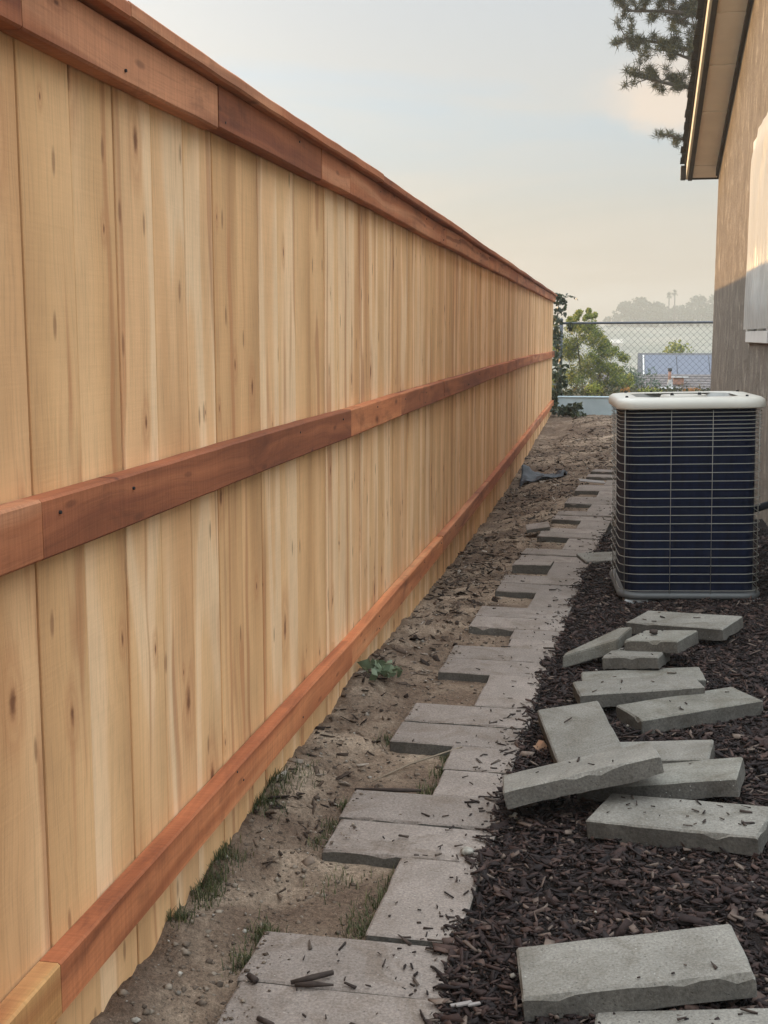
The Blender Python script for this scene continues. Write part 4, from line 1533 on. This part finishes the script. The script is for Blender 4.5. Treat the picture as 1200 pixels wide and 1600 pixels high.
# pale building on the slope
fh = empty('distant_house', (-0.4, 230, hill(-0.4, 230)), (0, 0, 0), 'pale sunlit house far off on the hillside behind the shrub', 'house')
box('wall', -2.0, 2.0, -1.5, 1.5, -1.0, 1.0, M['paper'], fh)
bm = bmesh.new()
vs = [bm.verts.new(p) for p in ((-2.2, -1.8, 1.0), (2.2, -1.8, 1.0), (2.2, 1.8, 1.0), (-2.2, 1.8, 1.0), (-2.0, 0, 1.7), (2.0, 0, 1.7))]
for f in ((0, 1, 5, 4), (2, 3, 4, 5), (1, 2, 5), (3, 0, 4), (3, 2, 1, 0)):
    bm.faces.new([vs[q] for q in f])
bm_obj('roof', bm, M['stucco2'], fh)

# ------------------------------------------------------------------ pine behind the house
pt = empty('pine_tree', (2.7, 23.2, -1.0), (0, 0, 0), 'tall pine reaching out from behind the house roof at the upper right', 'tree')
O = Vector(pt.location)
tube('trunk', [(0, 0, -0.5), (0.05, 0.1, 3.0), (-0.05, 0, 6.0), (-0.15, 0.05, 9.0), (-0.2, 0.1, 10.6)], [0.26, 0.22, 0.17, 0.10, 0.04], M['bark'], pt, 10)
rp2 = np.random.default_rng(77)
tips = []


def limb(p0, p1, r0, bend=0.25):
    p0, p1 = Vector(p0), Vector(p1)
    m1 = p0.lerp(p1, 0.35) + Vector((0, 0, bend * 0.4)) + Vector(rp2.normal(size=3) * 0.05)
    m2 = p0.lerp(p1, 0.7) + Vector((0, 0, bend * 0.25)) + Vector(rp2.normal(size=3) * 0.07)
    pts = [p0, m1, m2, p1]
    tube('limb', pts, [r0, r0 * .7, r0 * .45, r0 * .2], M['bark'], pt, 6)
    return pts


def W2L(x, z, y=23.0):
    return Vector((x, y, z)) - O


twigs = bmesh.new()


def spray(pts, n, size, spread=0.28):
    """side shoots with needle tufts along a limb"""
    for q in range(n):
        t = rp2.uniform(0.25, 1.0)
        s = t * (len(pts) - 1)
        i0 = min(int(s), len(pts) - 2)
        base = pts[i0].lerp(pts[i0 + 1], s - i0)
        d = (pts[-1] - pts[0]).normalized() * 0.5 + Vector(rp2.normal(size=3)) * 0.7
        d.normalize()
        L = rp2.uniform(0.3, 1.0) * spread * 1.6
        end = base + d * L + Vector((0, 0, 0.05))
        bm_tube(twigs, [base, base.lerp(end, .5) + Vector(rp2.normal(size=3) * .02), end], [0.012, 0.008, 0.004], 4, False)
        tips.append((end, size))
        tips.append((base.lerp(end, 0.6), size * .8))


main = [((1.75, 6.3), (1.1, 6.75)), ((1.75, 6.2), (0.35, 6.45)), ((1.7, 6.9), (0.2, 6.95)), ((1.6, 7.2), (0.75, 7.5)), ((1.65, 6.0), (0.75, 6.1))]
for (a, b2) in (((2.6, 5.9), (0.05, 6.55)), ((2.6, 6.6), (0.0, 6.98)), ((2.6, 5.2), (0.28, 5.86)), ((2.6, 5.5), (0.75, 6.25)), ((2.6, 7.2), (0.45, 7.25)), ((2.6, 4.3), (0.86, 4.86)), ((2.6, 6.9), (1.0, 6.75)), ((2.6, 7.6), (0.7, 7.6))):
    dep = rp2.uniform(-0.5, 0.5)
    pts = limb(W2L(a[0], a[1], 23.2), W2L(b2[0], b2[1], 23.0 + dep), 0.075)
    small = b2[1] < 5.5
    spray(pts, 14 if small else 31, 0.165)
# other limbs round the tree, seen only from elsewhere
for q in range(16):
    a = rp2.uniform(0, 6.28)
    z0 = rp2.uniform(4.5, 10.0)
    L = rp2.uniform(1.2, 2.4) * (1.15 - (z0 - 4.5) / 9)
    d = Vector((abs(math.cos(a)) * L, math.sin(a) * L, rp2.uniform(0.2, 0.8)))
    pts = limb((0, 0, z0), Vector((0, 0, z0)) + d, 0.06)
    spray(pts, 16, 0.18)
tag(bm_obj('twig', twigs, M['bark'], pt), kind='stuff')
C = np.array([tuple(t[0]) for t in tips])
SZ = np.array([t[1] for t in tips])
per = 66
n = len(C) * per
base = np.repeat(C, per, 0) + rp2.normal(size=(n, 3)) * 0.030
d = rp2.normal(size=(n, 3))
d[:, 2] += 0.25
d /= np.linalg.norm(d, axis=1, keepdims=True)
e = np.cross(d, rp2.normal(size=(n, 3)))
e /= np.linalg.norm(e, axis=1, keepdims=True)
L = (np.repeat(SZ, per) * rp2.uniform(0.55, 1.1, n))[:, None]
V = np.stack([base - e * 0.0064, base + e * 0.0064, base + d * L], 1).reshape(-1, 3)
np_mesh('crown', V, np.arange(n * 3).reshape(-1, 3), M['pine'], pt)


# ------------------------------------------------------------------ mulch, chips, clods, pebbles, litter, grass
def shards(P, length, width, thick, yaw, tilt, rng):
    """tapered splinters, 8 verts 6 quads; arrays of per-piece size and pose"""
    n = len(P)
    t0 = rng.uniform(0.25, 1.0, n)
    t1 = rng.uniform(0.2, 0.9, n)
    sk = rng.uniform(-0.3, 0.3, n)
    loc = np.zeros((n, 8, 3))
    for q, (sx, sy, sz) in enumerate(((-1, -1, -1), (-1, 1, -1), (1, 1, -1), (1, -1, -1), (-1, -1, 1), (-1, 1, 1), (1, 1, 1), (1, -1, 1))):
        tw = t0 if sx < 0 else t1
        loc[:, q, 0] = sx * length / 2 + sy * sk * width
        loc[:, q, 1] = sy * width / 2 * tw
        loc[:, q, 2] = sz * thick / 2 * (0.6 + 0.4 * tw) + (0.12 * length * rng.uniform(-0.4, 0.4, n) if sx > 0 else 0)
    roll = rng.normal(0, 0.5, n)
    cy, sy_ = np.cos(yaw), np.sin(yaw)
    ct, st_ = np.cos(tilt), np.sin(tilt)
    cr, sr = np.cos(roll), np.sin(roll)
    x, y, z = loc[..., 0], loc[..., 1], loc[..., 2]
    y, z = y * cr[:, None] - z * sr[:, None], y * sr[:, None] + z * cr[:, None]
    x, z = x * ct[:, None] + z * st_[:, None], -x * st_[:, None] + z * ct[:, None]
    x, y = x * cy[:, None] - y * sy_[:, None], x * sy_[:, None] + y * cy[:, None]
    V = np.stack([x, y, z], -1) + P[:, None, :]
    k = np.arange(n)[:, None] * 8
    Fs = [k + np.array([f]) for f in ((0, 1, 2, 3), (7, 6, 5, 4), (0, 3, 7, 4), (1, 5, 6, 2), (0, 4, 5, 1), (3, 2, 6, 7))]
    return V.reshape(-1, 3), np.concatenate(Fs, 0)


rng = np.random.default_rng(99)
# near bark mulch
N = 78000
yy = 1.45 + (7.7 - 1.45) * rng.uniform(0, 1, N) ** 1.5
uu = rng.uniform(-0.06, 1.35, N)
spill = 0.058 * np.clip(1.9 * vnoise(yy * 5.5, yy * 0 + 2.5, 7) - 0.45, 0, 1)     # drifts of chips over the path edge
edge_fade = rng.uniform(0, 1, N) < np.clip((uu + spill) / np.maximum(spill, 0.004), 0, 1) ** 1.3
far_fade = rng.uniform(0, 1, N) < np.clip((8.2 - yy) / 1.0, 0, 1)
keep = edge_fade & far_fade
yy, uu = yy[keep], uu[keep]
xx = path_right(yy) + uu
okw = xx < 0.87 + HA * yy - 0.01
yy, xx = yy[okw], xx[okw]
n = len(yy)
zz = mulch_z(xx, yy) + rng.uniform(-0.002, 0.014, n)
zz = np.where(xx < path_right(yy) + 0.004, rng.uniform(0.002, 0.010, n), np.where(xx < path_right(yy) + 0.03, zz + 0.012, zz))
L = rng.gamma(2.2, 0.0086, n).clip(0.006, 0.085)
Wd = (L * rng.uniform(0.14, 0.75, n)).clip(0.0035, 0.022)
V, F = shards(np.stack([xx, yy, zz], 1), L, Wd, rng.uniform(0.002, 0.006, n), rng.uniform(0, 6.28, n), rng.normal(0, 0.28, n), rng)
tag(np_mesh('bark_mulch', V, F, M['mulch']), kind='stuff')

# stray chips on the path stones, thicker towards the mulch
P = []
for q in range(1250):
    y = 1.6 + 8.0 * rng.uniform() ** 2.2
    u = 0.985 - rng.exponential(0.13)
    if rng.uniform() < 0.10:
        u = rng.uniform(0, 1)
    if u < 0:
        continue
    x = float(path_left(y)) + 0.405 * u + 0.01
    # notch cells have no stone on the left half
    row = min(rows, key=lambda r2: abs(r2 - y))
    if abs(row - y) > 0.098 and u < 0.52:
        continue
    cl_ = float(vnoise(np.array(x * 6), np.array(y * 5), 13))
    if rng.uniform() > cl_ * 1.25:
        continue
    P.append((x, y, 0.0045))
P = np.array(P)
n = len(P)
L = rng.gamma(2.2, 0.0078, n).clip(0.005, 0.055)
V, F = shards(P, L, (L * rng.uniform(0.12, 0.35, n)).clip(0.003, 0.011), rng.uniform(0.002, 0.005, n), rng.uniform(0, 6.28, n), rng.normal(0, 0.08, n), rng)
tag(np_mesh('stray_chips', V, F, M['chip']), kind='stuff')

# chips lying on the loose slabs
bpy.context.view_layer.update()
P = []
for ob in list(COL.objects):
    if ob.name.startswith('concrete_paver') and ob.get('group') == GRP and ob.dimensions.x > 0.2:
        cnt = 26 if 'sprinkled' in ob['label'] else 5
        if ob.data.vertices[0].co.x > 0 or 'wedge' in ob['label']:
            continue
        dx, dy = ob.data.vertices[0].co.x, ob.data.vertices[0].co.y
        for q in range(cnt):
            P.append(tuple(ob.matrix_world @ Vector((rng.uniform(-1, 1) * abs(dx) * 0.85, rng.uniform(-1, 1) * abs(dy) * 0.8, 0.004))))
P = np.array(P)
n = len(P)
L = rng.gamma(2.5, 0.006, n).clip(0.006, 0.03)
V, F = shards(P, L, (L * 0.28).clip(0.003, 0.008), np.full(n, 0.003), rng.uniform(0, 6.28, n), rng.normal(0, 0.05, n), rng)
tag(np_mesh('slab_chips', V, F, M['chip']), kind='stuff')


def blob_stuff(name, P, size, mat, rng, flat=0.6):
    """small irregular lumps: jittered octahedra split once"""
    base = np.array([(1, 0, 0), (-1, 0, 0), (0, 1, 0), (0, -1, 0), (0, 0, 1), (0, 0, -1)], float)
    F0 = np.array([(0, 2, 4), (2, 1, 4), (1, 3, 4), (3, 0, 4), (2, 0, 5), (1, 2, 5), (3, 1, 5), (0, 3, 5)])
    n = len(P)
    Vv = base[None] * rng.uniform(0.6, 1.2, (n, 6, 1)) * size[:, None, None]
    Vv = Vv * np.array([1, 1, flat])
    a = rng.uniform(0, 6.28, n)
    c, s = np.cos(a)[:, None], np.sin(a)[:, None]
    X, Y = Vv[..., 0] * c - Vv[..., 1] * s, Vv[..., 0] * s + Vv[..., 1] * c
    Vv = np.stack([X, Y, Vv[..., 2]], -1) + P[:, None, :]
    F = (np.arange(n)[:, None, None] * 6 + F0[None]).reshape(-1, 3)
    return tag(np_mesh(name, Vv.reshape(-1, 3), F, mat), kind='stuff')


def dirt_points(n, ylo, yhi, pw=1.6):
    y = ylo + (yhi - ylo) * rng.uniform(0, 1, n) ** pw
    fx = fence_x(y) + 0.01
    w = np.where(y < 11.2, path_left(y), 0.5) - fx
    x = fx + rng.uniform(0, 1, n) * (w + 0.05)
    return x, y


x, y = dirt_points(6500, 1.6, 12)
blob_stuff('dirt_clods', np.stack([x, y, dirt_z(x, y)], 1), rng.gamma(1.3, 0.0025, len(x)).clip(0.0012, 0.014), M['clod'], rng)
# notch cells also hold loose earth
P = []
for q in range(1800):
    y = rng.uniform(1.7, 9.5)
    row = min(rows, key=lambda r2: abs(r2 - y))
    if abs(row - y) > 0.10:
        P.append((float(path_left(y)) + rng.uniform(0.0, 0.20), y, -0.033))
P = np.array(P)
blob_stuff('notch_clods', P, rng.gamma(1.6, 0.0028, len(P)).clip(0.0015, 0.013), M['clod'], rng)
P = []
for q in range(2200):
    y = 1.6 + 8.0 * rng.uniform() ** 1.5
    row = min(rows, key=lambda r2: abs(r2 - y))
    if abs(row - y) > 0.095:
        continue
    P.append((float(path_left(y)) + 0.002 + rng.exponential(0.028), y, 0.001))
P = np.array(P)
blob_stuff('spilled_soil', P, rng.gamma(1.2, 0.0017, len(P)).clip(0.0008, 0.008), M['clod'], rng, 0.5)
x, y = dirt_points(200, 1.7, 14)
blob_stuff('pebbles', np.stack([x, y, dirt_z(x, y) + 0.002], 1), rng.gamma(2.0, 0.0028, len(x)).clip(0.003, 0.014), M['pebble'], rng, 0.7)
P = np.stack([path_right(y[:60]) + rng.uniform(0.03, 0.9, 60), y[:60], np.zeros(60)], 1)
P[:, 2] = mulch_z(P[:, 0], P[:, 1]) + 0.016
blob_stuff('mulch_pebbles', P, rng.uniform(0.004, 0.011, 60), M['pebble'], rng, 0.7)
# dry leaves and bark litter on the dirt
x, y = dirt_points(9000, 1.7, 16, 0.9)
den = vnoise(x * 2.3, y * 1.4, 17) + np.interp(y, [1.5, 4, 5, 9, 13, 16], [-0.50, -0.38, 0.0, 0.1, 0.0, 0.15])
k = rng.uniform(0, 1, len(x)) < np.clip(den - 0.12, 0, 1)
x, y = x[k], y[k]
n = len(x)
L = rng.gamma(3.0, 0.0095, n).clip(0.008, 0.065)
V, F = shards(np.stack([x, y, dirt_z(x, y) + 0.004], 1), L, L * rng.uniform(0.2, 0.6, n), rng.uniform(0.0012, 0.003, n), rng.uniform(0, 6.28, n), rng.normal(0, 0.3, n), rng)
tag(np_mesh('leaf_litter', V, F, M['litter']), kind='stuff')
# litter on the far bank beside the unit
x = rng.uniform(-0.6, 1.0, 1500)
y = rng.uniform(9.0, 20, 1500)
k = x > np.where(y < 11.8, path_right(y) + 0.02, -0.6)
x, y = x[k], y[k]
n = len(x)
L = rng.gamma(3.0, 0.013, n).clip(0.01, 0.09)
V, F = shards(np.stack([x, y, dirt_z(x, y) + 0.006], 1), L, L * rng.uniform(0.2, 0.6, n), rng.uniform(0.002, 0.004, n), rng.uniform(0, 6.28, n), rng.normal(0, 0.3, n), rng)
tag(np_mesh('bank_litter', V, F, M['litter']), kind='stuff')

# grass tufts
pts = []


def tuft(x, y, n, r):
    for q in range(int(n * 1.7)):
        pts.append((x + rng.normal() * r, y + rng.normal() * r * 1.4))


for (x, y, n, r) in ((-0.865, 2.50, 130, .022), (-0.87, 2.62, 130, .022), (-0.85, 2.42, 90, .02), (-0.875, 2.95, 160, .025), (-0.87, 3.08, 120, .025), (-0.84, 3.2, 60, .03), (-0.87, 2.30, 70, .015),
                     (-0.70, 2.34, 120, .018), (-0.705, 2.22, 90, .015), (-0.49, 2.42, 130, .022), (-0.47, 2.56, 120, .018), (-0.47, 2.66, 60, .015), (-0.685, 2.95, 70, .015), (-0.68, 3.07, 60, .012),
                     (-0.69, 2.85, 60, .015), (-0.47, 3.22, 110, .022), (-0.455, 3.38, 80, .018), (-0.66, 3.62, 50, .015), (-0.60, 2.62, 40, .03), (-0.50, 2.5, 60, .03), (-0.46, 3.50, 40, .012)):
    tuft(x, y, n, r)
pts = np.array(pts)
n = len(pts)
base = np.stack([pts[:, 0], pts[:, 1], dirt_z(pts[:, 0], pts[:, 1]) - 0.002], 1)
base[:, 0] = np.maximum(base[:, 0], fence_x(base[:, 1]) + 0.004)
a = rng.uniform(0, 6.28, n)
d = np.stack([np.cos(a), np.sin(a), np.zeros(n)], 1)
s = np.stack([-np.sin(a), np.cos(a), np.zeros(n)], 1)
hh = rng.uniform(0.008, 0.032, n)[:, None]
lean = rng.uniform(0.2, 1.1, n)[:, None]
w = 0.0011
up3 = np.array([[0, 0, 1.0]])
m1 = base + d * hh * lean * 0.35 + up3 * hh * 0.62
t1 = base + d * hh * lean * 1.0 + up3 * hh
V = np.stack([base - s * w, base + s * w, m1 + s * w * .8, m1 - s * w * .8, t1], 1).reshape(-1, 3)
k = np.arange(n)[:, None] * 5
F = np.concatenate([k + np.array([q]) for q in ((0, 1, 2), (0, 2, 3), (3, 2, 4))], 0)
tag(np_mesh('grass', V, F, M['grass']), kind='stuff')


# ------------------------------------------------------------------ small single things
def stick(pts, r, mat, label, cat='twig', group=None):
    o = tube('twig', pts, r, M[mat], None, 6)
    return tag(o, label, cat, group)


G = 'twigs and splinters lying on the path'
stick([(-0.578, 2.115, 0.006), (-0.54, 2.13, 0.012), (-0.505, 2.16, 0.010)], [0.004, 0.006, 0.005], 'twig', 'upper of two crossed dark splinters on the nearest path stones', 'twig', G)
stick([(-0.568, 2.108, 0.006), (-0.535, 2.112, 0.009), (-0.495, 2.122, 0.006)], [0.004, 0.006, 0.002], 'twig', 'lower of two crossed dark splinters on the nearest path stones', 'twig', G)
stick([(-0.605, 1.985, 0.006), (-0.572, 1.968, 0.006)], [0.005, 0.005], 'twig', 'short dark stick left of the middle on the nearest path stone', 'twig', G)
stick([(-0.435, 1.995, 0.006), (-0.385, 1.975, 0.006)], [0.005, 0.004], 'twig', 'dark stick on the right half of the nearest path stone', 'twig', G)
stick([(-0.665, 2.125, 0.007), (-0.645, 2.108, 0.007)], [0.006, 0.007], 'twig', 'stubby dark chunk on the joint at the left of the nearest path stones', 'twig', G)
stick([(-0.68, 3.19, -0.02), (-0.56, 3.205, -0.02), (-0.49, 3.21, -0.018)], [0.004, 0.006, 0.004], 'twig', 'long dark stick in the notch behind the second pair of path stones', 'twig', G)
stick([(-0.65, 3.30, -0.035), (-0.56, 3.42, -0.02), (-0.42, 3.53, 0.004)], [0.0022, 0.003, 0.0022], 'dry_stalk', 'thin pale dry stalk leaning over the edge of the path', 'twig', G)
stick([(-0.115, 3.56, 0.09), (-0.095, 3.60, 0.093)], [0.0022, 0.002], 'twig', 'short twig on the paver that points away from the camera', 'twig', 'twigs on the loose pavers')


def lump(name, loc, r, mat, label, cat, flat=0.6, seed=0):
    bmx = bmesh.new()
    bmesh.ops.create_icosphere(bmx, subdivisions=2, radius=r)
    rr = np.random.default_rng(seed)
    ph = rr.uniform(0, 6, 3)
    for v in bmx.verts:
        c = v.co / r
        k2 = 1 + 0.22 * math.sin(3 * c.x + ph[0]) * math.sin(3.3 * c.y + ph[1]) + 0.12 * math.sin(6 * c.z + 4 * c.x + ph[2])
        v.co = Vector((v.co.x * k2, v.co.y * k2, v.co.z * k2 * flat))
    o = bm_obj(name, bmx, M[mat], None, True)
    o.location = loc
    return tag(o, label, cat)


lump('clod', (0.175, 4.535, 0.145), 0.016, 'twig', 'dark clod sitting on the upper half paver', 'clod', 0.6, 1)
lump('stone', (0.078, 1.995, 0.052), 0.012, 'trim', 'dark pebble on the paver at the bottom edge', 'stone', 0.6, 2)
lump('stone', (-0.315, 2.78, 0.006), 0.017, 'pebble1', 'pale rounded lump on the path among bark chips', 'stone', 0.55, 3)
lump('stone', (-0.222, 3.03, 0.000), 0.013, 'pebble', 'small grey stone at the path edge below the diagonal paver', 'stone', 0.8, 4)
lump('stone', (0.33, 2.62, 0.050), 0.009, 'pebble1', 'white pebble on the mulch in front of the chip strewn paver', 'stone', 0.7, 5)
# peach coloured curled leaf by the path
bm = bmesh.new()
rr = np.random.default_rng(4)
c0 = bm.verts.new((0, 0, 0.008))
ring = []
for q in range(9):
    a = 2 * math.pi * q / 9
    r = 0.019 * (0.75 + 0.5 * rr.uniform())
    ring.append(bm.verts.new((r * math.cos(a), r * math.sin(a) * 1.3, 0.010 + 0.012 * math.sin(2 * a + 0.5))))
for q in range(9):
    bm.faces.new((c0, ring[q], ring[(q + 1) % 9]))
bmesh.ops.solidify(bm, geom=list(bm.faces), thickness=0.0015)
o = bm_obj('leaf', bm, M['peach_leaf'])
o.location = (-0.190, 3.575, -0.005)
o.rotation_euler = (R(35), 0, 0.3)
tag(o, 'curled peach coloured leaf between the path and the loose pavers', 'leaf')
# pale scrap at the bottom of the mulch edge
bm = bmesh.new()
for (x0, x1, y0_, y1_, z0_) in ((0, .042, 0, .007, 0), (0.008, .034, -.007, .001, .0025), (0.03, .055, -.010, -.003, .001)):
    bm_box(bm, x0, x1, y0_, y1_, z0_, z0_ + 0.003)
o = bm_obj('scrap', bm, M['debris'])
o.location = (-0.262, 2.075, 0.012)
o.rotation_euler = (0, 0, 0.5)
tag(o, 'torn white scrap on the mulch edge in the foreground', 'litter')
# pale scrap on the far path stone
bm = bmesh.new()
nxs = 10
for q in range(nxs):
    pass
o = box('scrap', -0.11, 0.11, -0.06, 0.06, 0, 0.006, M['debris'], None, 0.002)
for v in o.data.vertices:
    v.co.z += 0.02 * math.sin(v.co.x * 30)
o.location = (-0.15, 10.46, 0.008)
o.rotation_euler = (R(3), R(4), 0.15)
tag(o, 'white scrap of board lying on the far end of the path', 'litter')
# black weed cloth scrap crumpled at the fence foot
nu, nv = 26, 20
u, v = np.meshgrid(np.linspace(0, 1, nu), np.linspace(0, 1, nv))
xx = -0.86 + 0.42 * u + 0.04 * vnoise(u * 4, v * 4, 3)
yy = 11.35 + 0.75 * v * (1 - 0.55 * u) + 0.1 * u
zz = dirt_z(xx, yy) + 0.012 + 0.20 * np.maximum(0, fbm(u * 3.1, v * 3.1, 5, 3)) + 0.09 * np.clip(1 - u * 2.0, 0, 1) * np.clip(v * 2, 0, 1)
V = np.stack([xx.ravel(), yy.ravel(), zz.ravel()], 1)
i = np.arange(nu - 1)[None, :] + np.arange(nv - 1)[:, None] * nu
o = np_mesh('weed_cloth', V, np.stack([i, i + 1, i + nu + 1, i + nu], -1).reshape(-1, 4), M['black_cloth'], None, True)
md = o.modifiers.new('solid', 'SOLIDIFY')
md.thickness = 0.003
tag(o, 'crumpled black sheet of weed cloth on the dirt by the fence', 'weed cloth')
